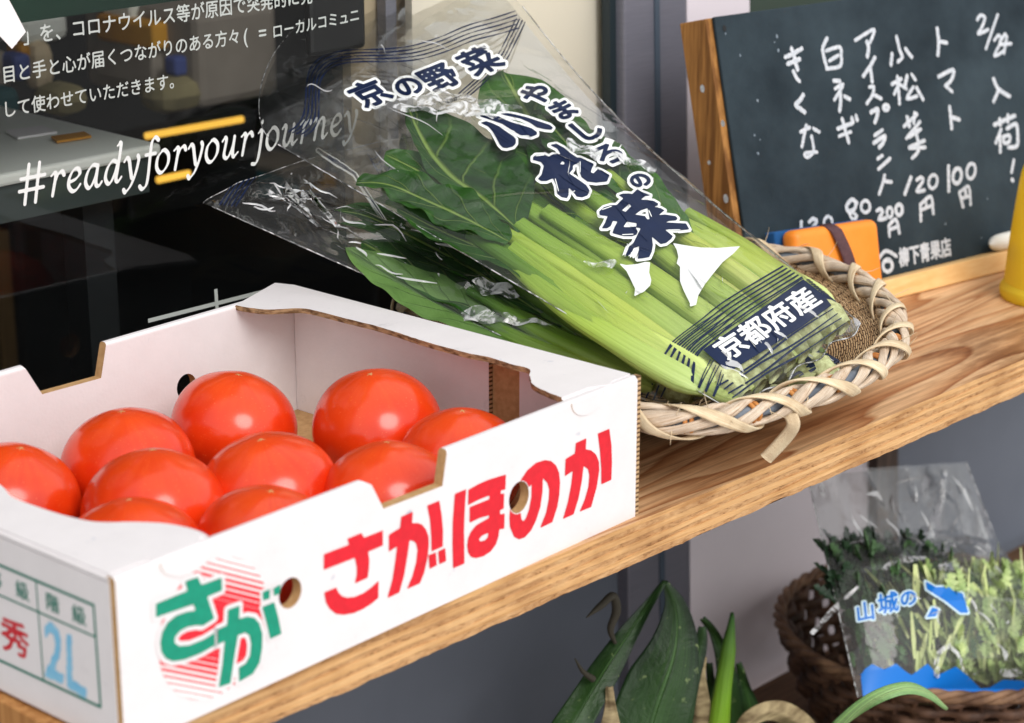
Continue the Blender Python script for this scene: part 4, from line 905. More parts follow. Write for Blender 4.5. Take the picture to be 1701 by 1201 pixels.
# ------------------------------------------------------------------ bags of greens
class Bag:
    def __init__(s, BL, BR, TL, TR, T, bulge=0.0, inset=0.0, seed=0, wr=.0009):
        s.c = [np.asarray(q, float) for q in (BL, BR, TL, TR)]; s.T = T; s.bulge = bulge; s.inset = inset; s.wr = wr
        s.U = unit(s.c[1]-s.c[0]+s.c[3]-s.c[2]); V = s.c[2]-s.c[0]+s.c[3]-s.c[1]; s.N = unit(np.cross(s.U, V)); s.V = unit(V)
        r = np.random.default_rng(seed); s.w = [(r.uniform(4, 22)*np.cos(a), r.uniform(8, 40)*np.sin(a), r.uniform(0, 6), r.uniform(.3, 1)) for a in r.uniform(-1.2, 1.2, 9)]
        s.folds = []
    def base(s, u, v):
        v2 = v*(1+s.bulge*np.sin(math.pi*np.clip(u, 0, 1))**.7*np.clip(v, 0, 1)**3)
        u2 = u-s.inset*u*np.sin(math.pi*np.clip(v, 0, 1)); u2 = u2[..., None]; v2 = v2[..., None]
        a = s.c[0]*(1-u2)+s.c[1]*u2; b = s.c[2]*(1-u2)+s.c[3]*u2
        return a*(1-v2)+b*v2
    def prof(s, u, v):
        x = np.clip(1-np.abs(2*np.clip(u, 0, 1)-1)**2.4, 0, 1)**.62
        g = np.interp(v, [-.02, 0, .03, .10, .55, .72, .88, 1.0, 1.1], [.35, .62, .85, 1.0, 1.0, .78, .42, .14, .05])
        return x*g
    def wrinkle(s, u, v):
        z = 0
        for a, b, p, k in s.w: z = z+k*(1-2*np.abs(np.sin(a*u*1.0+b*v*.55+p)))
        e = np.clip(np.minimum(u, 1-u)*6, 0, 1)
        z = z*s.wr*.35*(.35+.65*np.clip((v-.25)*2.2, 0, 1))*e
        for u0, v0, u1, v1, h, wd in s.folds:      # long sharp creases
            dx, dy = u1-u0, v1-v0; t = np.clip(((u-u0)*dx+(v-v0)*dy)/(dx*dx+dy*dy), 0, 1)
            d = np.hypot(u-u0-t*dx, (v-v0-t*dy)*1.6); z = z+h*np.clip(1-d/wd, 0, 1)*np.sin(math.pi*np.clip(t, .02, .98))**.5
        return z
    def S(s, u, v, off=0.0, hf=None):
        u = np.asarray(u, float); v = np.asarray(v, float)
        if hf is None: h = s.T*s.prof(u, v)+s.wrinkle(u, v)+off
        else: h = s.T*s.prof(u, v)*hf+off
        return s.base(u, v)+s.N*np.asarray(h)[..., None]
    def inv(s, px, hf=None, off=0.0):
        px = np.atleast_2d(np.asarray(px, float)); uv = np.full((len(px), 2), .5)
        for it in range(14):
            f = projv(s.S(uv[:, 0], uv[:, 1], off, hf)); e = 1e-3
            fu = (projv(s.S(uv[:, 0]+e, uv[:, 1], off, hf))-f)/e; fv = (projv(s.S(uv[:, 0], uv[:, 1]+e, off, hf))-f)/e
            det = fu[:, 0]*fv[:, 1]-fu[:, 1]*fv[:, 0]; d = px-f
            du = (d[:, 0]*fv[:, 1]-d[:, 1]*fv[:, 0])/det; dv = (fu[:, 0]*d[:, 1]-fu[:, 1]*d[:, 0])/det
            st = np.clip(np.stack([du, dv], -1), -.15, .15); uv = np.clip(uv+st, -.3, 1.4)
        return uv
def hitz(px, z): return onz(px[0], px[1], z)
bag1 = Bag(hitz((1205, 676), .066), hitz((1418, 528), .076), ony(462, 240, .362), ony(868, 10, .366), .021, .22, .085, 3)
bag2 = Bag(hitz((1072, 664), .043), hitz((1432, 624), .052), ony(352, 343, .372), A(.205, .372, .172), .018, .04, 0, 8)
bag1.folds = [(.30, .80, .62, .86, .006, .05), (.30, .78, .80, .70, .005, .05), (.62, .86, .95, .80, .004, .05), (.70, .62, .98, .40, .006, .06), (.80, .74, .95, .45, .004, .04), (.55, .45, .10, .62, .003, .03), (.2, .35, .05, .6, .003, .03), (.28, .42, .42, .30, .003, .03)]
bag2.folds = [(.10, .95, .30, .70, .005, .05), (.16, 1.0, .5, .8, .006, .05), (.05, .8, .35, .62, .005, .05), (.25, .9, .22, .66, .005, .04), (.1, .5, .4, .42, .005, .05), (.1, .3, .45, .22, .004, .05)]
SPECS = [(bag1, 'upper', 'clear printed bag of leafy greens lying on top, large navy brush lettering on it', 'bundle of leafy greens with broad dark leaves in the upper bag'),
         (bag2, 'lower', 'clear bag of leafy greens lying underneath the other bag and touching the white carton', 'bundle of leafy greens with a pale leaf back in the lower bag')]
BAGOBJ = []
for B, nm, lab, lab2 in SPECS:
    o = empty('vegetable_bag', B.S(.5, .5, 0, 0), lab, 'plastic bag', 'bags of greens in the cane basket'); B.obj = o
    un, vn = 90, 170; u = np.linspace(0, 1, un); v = np.linspace(0, 1.02, vn); UU, VV = np.meshgrid(u, v, indexing='ij')
    mb = MB(); mb.grid(B.S(UU, VV))
    mb.build('film', MT['film'], o, smooth=True)
    mb = MB(); mb.grid(B.S(UU[::3, ::4], VV[::3, ::4], 0, -.75), flip=True); mb.build('film', MT['film_soft'], o, smooth=True)
    # folded end gusset and welded seams
    mb = MB(); t = np.linspace(0, 1, 12); G = []
    for q in t: G.append(B.S(u, np.full(un, -.012*math.sin(q*math.pi)), 0, 1-1.75*q)+B.N*(.0015*np.sin(u*37+3*q))[:, None]-B.V*(.004*math.sin(q*math.pi)*(1+.6*np.sin(u*23)))[:, None])
    mb.grid(np.array(G)); mb.build('gusset', MT['film'], o, smooth=True)
    for ue in (0., 1.):
        q = B.S(np.full(60, ue), np.linspace(0, 1.0, 60), 0, 0); mb = MB(); mb.tube(q, .0005, 5); mb.build('seam', MT['fold'], o, smooth=True)
    q = B.S(u, np.full(un, 1.02), 0, None); mb = MB(); mb.tube(q, .00035, 5); mb.build('seam', MT['fold'], o, smooth=True)
    gq = B.S(u, np.full(un, -.012), 0, .1)-B.V*(.0045*(1+.6*np.sin(u*23)))[:, None]; mb = MB(); mb.tube(gq, .0007, 5); mb.build('seam', MT['fold'], o, smooth=True)
def px_print(B, name, items, material, off, step=1.4):
    """items: (rings, iso) in photo pixels; laid on the film of bag B"""
    mb = MB()
    for it in items:
        rings, iso = it[0], it[1]
        if len(it) > 2: V, Fs = field(None, it[2], strokes=rings)
        else: V, Fs = field(poly_segs(rings), step, iso)
        if not len(V): continue
        uv = B.inv(V); uv[:, 0] = np.clip(uv[:, 0], .004, .996); uv[:, 1] = np.clip(uv[:, 1], -.012, 1.02); mb.add(B.S(uv[:, 0], uv[:, 1], off), [q[::-1] for q in Fs])
    return mb.build(name, material, B.obj)
zz = lambda x0, y0, k: (lambda pts: [(x0+x/k, y0+y/k) for x, y in pts])
zE, zF, zG = zz(775, 130, 5.585), zz(870, 230, 5.72), zz(980, 310, 5.458)
big = [
 [zE([(130, 420), (180, 405), (240, 425), (300, 455), (350, 490), (430, 545), (455, 570), (455, 610), (430, 640), (370, 655), (335, 650), (305, 620), (280, 570), (240, 500), (200, 455)])],
 [zE([(105, 350), (200, 352), (300, 360), (340, 385), (430, 420), (520, 445), (600, 470), (650, 505), (650, 530), (600, 550), (500, 535), (430, 495), (330, 430), (230, 395), (150, 370)])],
 [zE([(300, 335), (380, 330), (460, 345), (560, 370), (680, 410), (770, 440), (800, 465), (785, 485), (730, 480), (650, 462), (590, 420), (500, 380), (380, 355)])],
 [zE([(615, 740), (640, 718), (720, 715), (760, 735), (800, 712), (870, 710), (840, 660), (770, 625), (830, 615), (900, 650), (960, 700), (1020, 740), (1040, 755), (1030, 795), (985, 815), (985, 850), (950, 890), (1040, 950), (1110, 1000), (1140, 1050), (1120, 1095), (1070, 1112), (1020, 1105), (990, 1060), (945, 1020), (945, 1090), (930, 1120), (880, 1110), (840, 1080), (830, 1000), (800, 935), (740, 960), (690, 960), (660, 940), (695, 900), (715, 820), (690, 785), (640, 770), (615, 765)]),
  zE([(865, 805), (885, 775), (905, 785), (905, 808)])],
 [zE([(1020, 742), (1050, 742), (1110, 770), (1180, 800), (1160, 845), (1150, 880), (1175, 890), (1215, 850), (1260, 868), (1325, 905), (1300, 965), (1200, 975), (1120, 965), (1065, 925), (1045, 870), (1040, 800)])],
 [zF([(900, 545), (960, 525), (1030, 535), (1075, 490), (1110, 510), (1200, 548), (1150, 555), (1110, 590), (1160, 590), (1230, 600), (1275, 625), (1270, 645), (1230, 655), (1300, 670), (1335, 690), (1310, 710), (1280, 735), (1340, 730), (1440, 745), (1460, 765), (1445, 785), (1380, 790), (1345, 805), (1540, 815), (1570, 870), (1480, 880), (1380, 870), (1340, 875), (1415, 935), (1400, 960), (1350, 1000), (1300, 1010), (1270, 985), (1215, 940), (1225, 1020), (1215, 1080), (1190, 1135), (1130, 1145), (1080, 1150), (1090, 1090), (1095, 1030), (1040, 1050), (985, 1045), (1040, 1000), (1070, 940), (1110, 860), (1060, 850), (1080, 890), (1070, 920), (1030, 935), (950, 935), (890, 920), (840, 905), (860, 850), (890, 795), (845, 790), (825, 840), (790, 860), (740, 860), (770, 810), (795, 745), (720, 735), (715, 700), (760, 660), (830, 640), (880, 640), (910, 610), (945, 575)]),
  zF([(942, 850), (978, 797), (1072, 812), (1068, 842), (1000, 850)]), zF([(930, 690), (1000, 630), (1020, 650), (965, 705)]), zF([(1055, 730), (1110, 690), (1175, 668), (1195, 775), (1170, 775), (1150, 745)])],
]
fins = [[zG([(262, 700), (330, 715), (430, 705), (500, 685), (545, 690), (535, 780), (555, 850), (545, 900), (490, 955), (400, 998), (408, 930), (370, 850), (330, 770)])],
        [zG([(750, 515), (860, 535), (1000, 555), (1150, 560), (1362, 543), (1300, 610), (1200, 690), (1110, 800), (1040, 890), (980, 990), (962, 1075), (905, 1092), (905, 1060), (850, 950), (815, 860), (815, 730), (785, 700), (800, 640), (785, 575)])]]
def font_polys(ch, quad, bx_=(0, -.12, 1, .88)):
    x0, y0, x1, y1 = bx_; f = homog([(x0, y1), (x1, y1), (x1, y0), (x0, y0)], quad); S = glyph(ch)
    return np.concatenate([f(S[:, :2]), f(S[:, 2:])], 1)
def font_print(B, name, items, material, off, step, iso):
    for ch, quad in items:
        mb = MB(); V, Fs = field(font_polys(ch, quad), step, iso)
        uv = B.inv(V); mb.add(B.S(uv[:, 0], uv[:, 1], off), [q[::-1] for q in Fs]); mb.build(name, material, B.obj)
def upright(c, size, ex=(.93, -.37), ey=(-.72, -.60)):
    """character cell around a pixel centre: ex runs across the bag, ey up its length"""
    c = np.array(c, float); a = np.array(ex)*size/2; b = np.array(ey)*size*.52
    return [tuple(c-a+b), tuple(c+a+b), tuple(c+a-b), tuple(c-a-b)]
small = [('京', upright((614, 156), 56)), ('の', upright((677, 144), 46)), ('野', upright((729, 129), 56)), ('菜', upright((797, 102), 58))]
vert = [('や', upright((891, 157), 46)), ('ま', upright((934, 183), 44)), ('し', upright((972, 217), 50)), ('ろ', upright((1010, 256), 48)), ('の', upright((1062, 300), 34)), ('み', upright((1122, 300), 34)), ('育', upright((1062, 338), 30, (.8, .3))), ]
wv = lambda pts, o: [(x+o[0], y+o[1]) for x, y in pts]
px_print(bag1, 'white_outline', [(r, 4.2) for r in big], MT['wht'], .0004)
px_print(bag1, 'white_fin', [(r, 0) for r in fins], MT['fin'], .0004)
px_print(bag1, 'brush_lettering', [(r, 0) for r in big], MT['navy'], .0008)
hl = [zE([(240, 425), (440, 505)]), zE([(395, 500), (450, 545)]), zE([(505, 545), (575, 545)]), zE([(640, 730), (715, 722)]), zE([(820, 945), (850, 1055)]), zE([(1050, 785), (1050, 880)]), zE([(955, 1085), (1000, 1055)]), zF([(935, 530), (1010, 528)]), zF([(745, 685), (830, 655)]), zF([(935, 925), (1035, 920)]), zF([(1185, 695), (1210, 750)]), zF([(1370, 880), (1480, 878)])]
px_print(bag1, 'white_highlight', [([(path_segs(p), .75) for p in hl], 0, .7)], MT['wht'], .0011)
font_print(bag1, 'white_outline', small+vert[:5], MT['wht'], .0004, 1.3, 6.2)
font_print(bag1, 'small_lettering', small+vert[:5], MT['navy'], .0008, .8, 1.6)
# origin panel at the root end with its hand-drawn hatching
zH = zz(1040, 440, 4.05)
px_print(bag1, 'origin_panel', [([zH([(515, 575), (1190, 100), (1400, 262), (1180, 420), (960, 560), (690, 725)])], 0)], MT['navy'], .0006)
f = homog([(0, .88), (4, .88), (4, -.12), (0, -.12)], zH([(547, 539), (1194, 132), (1338, 256), (691, 663)]))
mb = MB()
for i, c_ in enumerate('京都府産'):
    S = glyph(c_)+np.array([i, 0, i, 0]); S = np.concatenate([f(S[:, :2]), f(S[:, 2:])], 1); V, Fs = field(S, .9, 1.15)
    uv = bag1.inv(V); mb.add(bag1.S(uv[:, 0], uv[:, 1], .0010), [q[::-1] for q in Fs])
mb.build('origin_lettering', MT['wht'], bag1.obj)
hat = []
FEET = [(1090, 613), (1102, 619), (1115, 626), (1127, 633), (1138, 639), (1149, 646), (1158, 651), (1170, 656), (1184, 661)]
lerp = lambda p, q, f_: (p[0]+(q[0]-p[0])*f_, p[1]+(q[1]-p[1])*f_)
def brush(pts, w0, w1, w2):
    q = crom(np.array(pts), 7); n = len(q)
    for k in range(n-1): hat.append((path_segs(q[k:k+2]), float(np.interp(k/(n-2), [0, .5, 1], [w0, w1, w2]))))
for k, ft in enumerate(FEET):
    for sh_ in (0, 1):
        f_ = min((k+.45*sh_)/5.4, 1.0)
        if k < 6:
            lp_ = lerp((1120, 566), (1160, 588), f_); rp_ = lerp((1300, 443), (1334, 463), min(f_+.12*sh_, 1)); md = lerp(lp_, rp_, .5); md = (md[0]-4-3*sh_*(k % 2), md[1]-5+4*sh_)
            brush([ft, (lerp(ft, lp_, .6)[0]-1, lerp(ft, lp_, .6)[1]), lp_, lerp(lp_, md, .5), md, rp_] if not sh_ else [ft, lp_, md, rp_][:3+(k % 2)], 2.2, .9, 1.5 if not sh_ else .6)
        else: brush([ft, (ft[0]+8+4*sh_, ft[1]-24), (1180+9*(k-6)+6*sh_, 598+9*(k-6))], 2.1, 1.0, .6)
for k in range(6):      # bands under the panel, round the end of the bag
    a_, b_ = (1196+7*k, 640+7*k), (1392+5*k, 508+9*k); brush([a_, (lerp(a_, b_, .3)[0], lerp(a_, b_, .3)[1]+3*(-1)**k), (lerp(a_, b_, .62)[0], lerp(a_, b_, .62)[1]-3*(-1)**k), b_], 1.4, 2.0, .8)
for i in range(12):
    y = 120+i*14; q = zH([(1215+i*16, 105+i*14), (1290+i*15, 95+i*19)]); hat.append((path_segs(q), 1.1))
px_print(bag1, 'hatching', [(hat, 0, 1.1)], MT['navy'], .0005)
hat2 = []
for i in range(9): hat2.append((path_segs([(1062+i*11, 664-4*(i % 2)+i*2), (1072+i*11, 636+i*3)]), 1.5))
for i in range(10): x = 1262+i*16; hat2.append((path_segs([(x-30, 655-i*5), (x+22, 640-i*7-(i % 3)*6)]), 1.3)); hat2.append((path_segs([(x-10, 625-i*3), (x+40, 605-i*4-(i % 2)*8)]), 1.4))
px_print(bag2, 'origin_panel', [([[(1330, 588), (1352, 572), (1395, 562), (1412, 572), (1418, 590), (1375, 604), (1345, 612)]], 0)], MT['navy'], .0006)
px_print(bag2, 'hatching', [(hat2, 0, 1.1)], MT['navy'], .0005)
W = zz(340, 0, 2.835)(crom(np.array([(1470, 70), (1380, 100), (1240, 140), (1110, 195), (980, 235), (850, 250), (700, 255), (600, 270), (540, 300), (500, 350), (485, 420), (480, 500), (470, 560), (440, 610), (400, 640)]), 5))
W2 = zz(340, 0, 2.835)(crom(np.array([(400, 640), (350, 670), (270, 720), (200, 790), (140, 870), (80, 965)]), 5))
W3 = zz(340, 0, 2.835)(crom(np.array([(1470, 75), (1420, 180), (1375, 260), (1290, 350), (1200, 430)]), 5))
def waves(W, n, o0, dd, ph):
    out = []
    for k in range(n):
        q = [np.array(p)+np.array(dd(i/len(W)))*k+np.array(o0) for i, p in enumerate(W)]
        for i in range(len(q)-1): out.append((path_segs([q[i], q[i+1]]), .55+.75*abs(math.sin(i*.45+k*1.1+ph))))
    return out
perp = lambda t: (1.2+5.6*t, 7.2-5.6*t)
px_print(bag1, 'wave_lines', [(waves(W, 5, (-2, -6), perp, 0), 0, 1.0)], MT['navy'], .0005)
px_print(bag1, 'wave_lines', [(waves(W3, 4, (0, 0), lambda t: (5, 2), 0), 0, 1.1)], MT['navy'], -.002)
px_print(bag2, 'wave_lines', [(waves(W2, 5, (-3, 0), lambda t: (6.5, .8), 0), 0, 1.1)], MT['navy'], .0005)
px_print(bag2, 'brush_lettering', [(waves([(610+i*6, 268+10*math.sin(i)) for i in range(8)], 4, (0, -12), lambda t: (5, 9), 0), 0, 1.2)], MT['navy'], .0005)
S2 = font_polys('京', upright((558, 270), 52, (.7, .5), (-.75, -.45))); 
for nm_, mt_, iso_, off_ in (('white_outline', 'wht', 4.5, .0004), ('small_lettering', 'navy', 2, .0008)):
    V, Fs = field(S2, 1.1, iso_); uv = bag2.inv(V); mb = MB(); mb.add(bag2.S(uv[:, 0], uv[:, 1], off_), [q[::-1] for q in Fs]); mb.build(nm_, MT[mt_], bag2.obj)

# folds and bright reflections of the film, painted as milky flaps on the bag
def flap(B, rings, lift=.0022):
    for r in rings:
        mb = MB(); V, Fs = field(poly_segs([r]), 3.0, 0); uv = B.inv(V); cx_, cy_ = V.mean(0)
        mb.add(B.S(uv[:, 0], uv[:, 1], lift+.0016*np.sin((V[:, 0]-cx_)*.12+(V[:, 1]-cy_)*.09)), [q[::-1] for q in Fs])
        mb.build('film_fold_glare', MT['fold'], B.obj, smooth=True)
flap(bag1, [[(610, 182), (735, 152), (760, 160), (850, 176), (870, 186), (815, 190), (850, 203), (790, 196), (700, 190)], [(938, 235), (950, 236), (1000, 255), (990, 270), (940, 250)], [(1010, 255), (1040, 262), (1092, 282), (1085, 290), (1030, 272)]])
flap(bag2, [[(780, 470), (800, 466), (850, 478), (865, 496), (845, 498), (800, 492)], [(765, 520), (785, 510), (850, 528), (925, 541), (870, 543), (770, 538)], [(500, 317), (515, 312), (512, 335), (505, 345), (500, 338)], [(433, 318), (470, 322), (505, 320), (475, 332), (455, 328)], [(530, 200), (555, 200), (560, 212), (535, 215), (527, 208)]])
flap(bag1, [[(912, 556), (960, 556), (1000, 566), (925, 570)]] if False else [[(960, 438), (1025, 437), (1015, 452), (990, 447)]])

def crease_glints(B, n, ur, vr, seed, ln=(.02, .11), wd=(.0002, .0006), dirs=None):  # thin pale strips that paint glints along the film folds
    r = np.random.default_rng(seed)
    for k in range(n):
        u0, v0 = r.uniform(*ur), r.uniform(*vr); a = r.normal(1.45, .5)*r.choice([-1, 1]) if dirs is None else r.normal(*dirs); l = r.uniform(*ln); m_ = 9; t = np.linspace(0, 1, m_)
        uu = u0+l*1.6*np.cos(a)*t+.006*np.sin(t*r.uniform(3, 9)+k); vv = v0+l*np.sin(a)*t+.004*np.sin(t*r.uniform(3, 9)); w_ = r.uniform(*wd)*np.sin(math.pi*(t*.9+.05))
        ok = np.all((uu > .01) & (uu < .99) & (vv > .0) & (vv < 1.0))
        if not ok: continue
        P = B.S(uu, vv, .0007); T = unit_rows(np.gradient(P, axis=0)); sd_ = np.cross(T, B.N); fl_ = r.uniform(.2, 2.2)*(r.random() < .35)
        L_ = P+sd_*w_[:, None]; Rr = P-sd_*(w_*(1+fl_*1.5*np.sin(t*3.1)**2))[:, None]+B.N*(.0004+w_*1.2)[:, None]
        mb = MB(); mb.grid(np.stack([L_, P+B.N*.0003, Rr], 1)); mb.build('crease_glint', MT['crease_glint'], B.obj, smooth=False)
crease_glints(bag2, 46, (.02, .34), (.58, .98), 31); crease_glints(bag2, 14, (.02, .3), (.45, .9), 41, ln=(.15, .35), wd=(.0002, .0005), dirs=(1.5, .25)); crease_glints(bag1, 10, (.03, .6), (.5, .85), 42, ln=(.12, .3), wd=(.0002, .0005), dirs=(1.5, .35)); crease_glints(bag2, 16, (.05, .4), (.2, .6), 32, dirs=(1.5, .3)); crease_glints(bag2, 10, (.3, .95), (0.0, .06), 36, ln=(.02, .06))
crease_glints(bag1, 26, (.55, .98), (.25, .8), 33, dirs=(1.75, .25)); crease_glints(bag1, 20, (.03, .5), (.05, .6), 34, dirs=(1.5, .5)); crease_glints(bag1, 16, (.05, .95), (0.0, .08), 35, ln=(.02, .06), wd=(.0003, .0010)); crease_glints(bag1, 12, (.05, .9), (.7, .98), 37, wd=(.0002, .0004))
# ---- leaves and stems
def leaf(B, mid_px, w_px, hf, roll=0.0, cup=.25, ruffle=.0015, name='leaf', m='leaf_a', owner=None, wl=None, seed=0):
    """blade along a pixel midrib at relative height hf inside bag B; w_px right half widths, wl left half widths"""
    r = np.random.default_rng(seed); q = crom(np.array(mid_px, float), 8); q = resample(q, 36); uv = B.inv(q, hf)
    P = B.S(uv[:, 0], uv[:, 1], 0, hf); T = unit_rows(np.gradient(P, axis=0)); side = np.cross(T, B.N); side = unit_rows(side)
    t = np.linspace(0, 1, 36); sc = 1.62/F*1.15
    wr = np.interp(t, np.linspace(0, 1, len(w_px)), w_px)*sc; wl_ = np.interp(t, np.linspace(0, 1, len(wl or w_px)), wl or w_px)*sc
    w_px = list(w_px[:-1])+[max(w_px[-1], .8*w_px[-2])]; wl = list(wl or w_px); wl[-1] = max(wl[-1], .8*wl[-2])
    wr = np.interp(t, np.linspace(0, 1, len(w_px)), w_px)*sc; wl_ = np.interp(t, np.linspace(0, 1, len(wl)), wl)*sc
    rnd = np.sqrt(np.clip(1-t**6, 0, 1)); wr = wr*rnd; wl_ = wl_*rnd
    c = np.linspace(-1, 1, 15); G = []; UVs = []
    p1, p2 = r.uniform(0, 6, 2)
    for i in range(36):
        w_ = np.where(c < 0, wl_[i], wr[i]); x = c*w_
        z = cup*np.abs(c)**1.7*w_+roll*x+ruffle*np.sin(t[i]*19+np.sign(c)*1.3+p1)*np.abs(c)**1.5+ruffle*.6*np.sin(t[i]*41+c*3+p2)*np.abs(c)
        z = z-.0012*np.exp(-(c/.10)**2)
        G.append(P[i]+side[i]*x[:, None]+B.N*z[:, None]); UVs.append(np.stack([(c+1)/2, np.full(15, t[i])], -1))
    mb = MB(); mb.grid(np.array(G), UV=np.array(UVs)); return mb.build(name, MT[m], owner, smooth=True, subsurf=1)

def stem(B, px, r_px, hf, m='stem', owner=None, uvpts=None):
    uv = B.inv(resample(crom(np.array(px, float), 6), 22), hf) if uvpts is None else resample(crom(np.array(uvpts, float), 6), 22)
    r = np.random.default_rng(int(abs(uv[0, 0]*9973+hf*571))); t = np.linspace(0, 1, len(uv)); sc = 1.62/F
    uv = uv+np.stack([.012*np.sin(t*r.uniform(3, 7)+r.uniform(0, 6))*np.sin(t*3.1), 0*t], -1); P = B.S(uv[:, 0], uv[:, 1], 0, hf)
    rad = np.interp(t, np.linspace(0, 1, len(r_px)), r_px)*sc*1.3*(1+.05*np.sin(t*r.uniform(8, 16)+r.uniform(0, 6)))*(.42+.58*np.clip(t/.09, 0, 1)**.6)
    mb = MB(); T = unit_rows(np.gradient(P, axis=0)); tw = r.uniform(-.6, .6)+r.uniform(-.5, .5)*t; sd_ = np.cross(T, B.N); G = []; UVs = []; th = np.linspace(0, 2*math.pi, 17)
    for i in range(len(P)):
        a, b = math.cos(tw[i]), math.sin(tw[i]); X = sd_[i]*a+B.N*b; Y = B.N*a-sd_[i]*b
        c_, s_ = np.cos(th), np.sin(th); ch = np.clip(s_, 0, 1)**2*.30*np.exp(-(c_/.42)**2)     # shallow groove on one face, ribs on the other
        G.append(P[i]+rad[i]*(c_[:, None]*X+(s_*.80*(1-ch)+.03*np.cos(th*9))[:, None]*Y)); UVs.append(np.stack([th/6.2832, np.full(17, t[i])], -1))
    mb.grid(np.array(G), UV=np.array(UVs), flip=True)
    mb.add([G[0][j] for j in range(16)], [tuple(range(16))]); mb.add([G[-1][j] for j in range(16)], [tuple(range(16))[::-1]]); return mb.build('stem', MT[m], owner, smooth=True)
g1 = empty('greens_bunch', bag1.S(.5, .4, 0, 0), SPECS[0][3], 'leafy greens', 'bunches of greens')
g2 = empty('greens_bunch', bag2.S(.5, .4, 0, 0), SPECS[1][3], 'leafy greens', 'bunches of greens')
leaf(bag1, [(985, 350), (930, 270), (880, 195), (836, 118)], [18, 62, 80, 84, 66], .05, cup=.12, name='leaf', m='leaf_b', owner=g1, seed=1, wl=[18, 70, 92, 88, 66])
leaf(bag1, [(1010, 400), (965, 320), (930, 250), (905, 180)], [14, 55, 66, 60, 46], .0, cup=.2, m='leaf_a', owner=g1, seed=9, wl=[14, 60, 70, 60, 46])
leaf(bag1, [(866, 384), (800, 328), (752, 296), (715, 256), (690, 210), (678, 176)], [8, 74, 118, 130, 110, 60], .42, cup=.12, m='leaf_a', owner=g1, seed=2, wl=[8, 22, 30, 26, 18, 16], ruffle=.0022)
leaf(bag1, [(830, 375), (765, 325), (700, 285), (640, 255)], [10, 44, 52, 46, 34], .05, cup=.15, m='leaf_b', owner=g1, seed=3)
leaf(bag1, [(846, 400), (775, 362), (705, 330), (645, 305), (592, 302)], [6, 28, 36, 32, 26, 16], .58, cup=.3, roll=.25, m='leaf_a', owner=g1, seed=4, wl=[6, 36, 42, 36, 30, 18], ruffle=.003)
leaf(bag1, [(900, 470), (820, 420), (740, 385), (660, 345)], [8, 34, 44, 40, 24], -.25, m='leaf_a', owner=g1, seed=5)
leaf(bag1, [(1040, 430), (1000, 350), (985, 290), (965, 225)], [10, 40, 50, 46, 30], -.2, cup=.2, m='leaf_a', owner=g1, seed=10)
leaf(bag1, [(1150, 400), (1080, 330), (1010, 270), (950, 205)], [8, 34, 46, 46, 30], .62, cup=.1, m='leaf_b', owner=g1, seed=15)
leaf(bag1, [(1075, 380), (1010, 310), (955, 250), (900, 190)], [8, 40, 52, 50, 34], .5, cup=.1, m='leaf_a', owner=g1, seed=16)
leaf(bag1, [(960, 420), (880, 350), (820, 300), (770, 240)], [10, 50, 66, 60, 40], -.15, cup=.1, m='leaf_a', owner=g1, seed=13)
ST1 = [([(1195, 604), (1090, 530), (960, 440), (862, 372)], [22, 20, 17, 11], .35), ([(1186, 640), (1080, 570), (960, 490), (850, 410)], [20, 18, 15, 9], .2), ([(1240, 580), (1130, 500), (1010, 420), (905, 350)], [23, 20, 16, 11], .5),
       ([(1282, 560), (1180, 480), (1070, 395), (970, 320)], [22, 21, 17, 12], .5), ([(1325, 535), (1230, 460), (1120, 380), (1010, 290)], [22, 20, 16, 12], .45), ([(1362, 518), (1280, 462), (1190, 408), (1090, 345)], [20, 18, 15, 10], .2),
       ([(1385, 508), (1310, 458), (1230, 408), (1140, 352)], [18, 16, 13, 9], -.1), ([(1215, 600), (1100, 510), (990, 430), (930, 370)], [20, 20, 18, 12], -.15), ([(1300, 555), (1200, 470), (1080, 380), (960, 290)], [22, 22, 18, 12], -.2), ([(1170, 650), (1060, 590), (930, 500), (800, 390)], [18, 17, 13, 8], -.2), ([(1260, 585), (1150, 500), (1030, 410), (920, 330)], [22, 22, 18, 12], -.25), ([(1345, 538), (1250, 465), (1150, 395), (1040, 320)], [20, 20, 17, 12], -.25)]
for p, r_, h_ in ST1: stem(bag1, p, r_, h_, 'stem', g1)
mb = MB()
for k in range(8): P = bag1.S(.12+.11*k, .022, 0, .1); mb.tube([P-bag1.V*.012, P+bag1.V*.002, P+bag1.V*.02], [.007, .0125, .0095], 10)
mb.build('root_end', MT['root'], g1, smooth=True)
for k in range(9): uu = .08+.088*k; stem(bag1, None, [19, 20, 18, 14], -.15+.22*(k % 2), 'stem' if k % 2 else 'stem_d', g1, uvpts=[(uu, -.004), (uu, .15), (.46+(uu-.46)*.92, .38), (.44+(uu-.46)*.85, .58)])
leaf(bag2, [(860, 572), (780, 530), (700, 487), (630, 446), (574, 410)], [8, 44, 52, 48, 34, 20], .62, cup=.12, m='leaf_c', owner=g2, seed=6, wl=[8, 36, 48, 52, 38, 22])
leaf(bag2, [(900, 520), (800, 455), (700, 400), (610, 358), (556, 348)], [8, 26, 30, 28, 20, 12], .4, cup=.35, roll=.5, m='leaf_a', owner=g2, seed=7)
leaf(bag2, [(930, 545), (820, 485), (720, 432), (620, 385), (560, 370)], [8, 26, 34, 30, 24, 14], .3, cup=.3, roll=-.4, m='leaf_a', owner=g2, seed=8)
leaf(bag2, [(940, 520), (840, 450), (740, 390), (640, 335)], [8, 44, 56, 46, 30], .0, cup=.2, m='leaf_a', owner=g2, seed=11)
leaf(bag2, [(900, 560), (800, 505), (700, 455), (600, 400)], [8, 44, 52, 46, 30], -.1, cup=.2, m='leaf_a', owner=g2, seed=12)
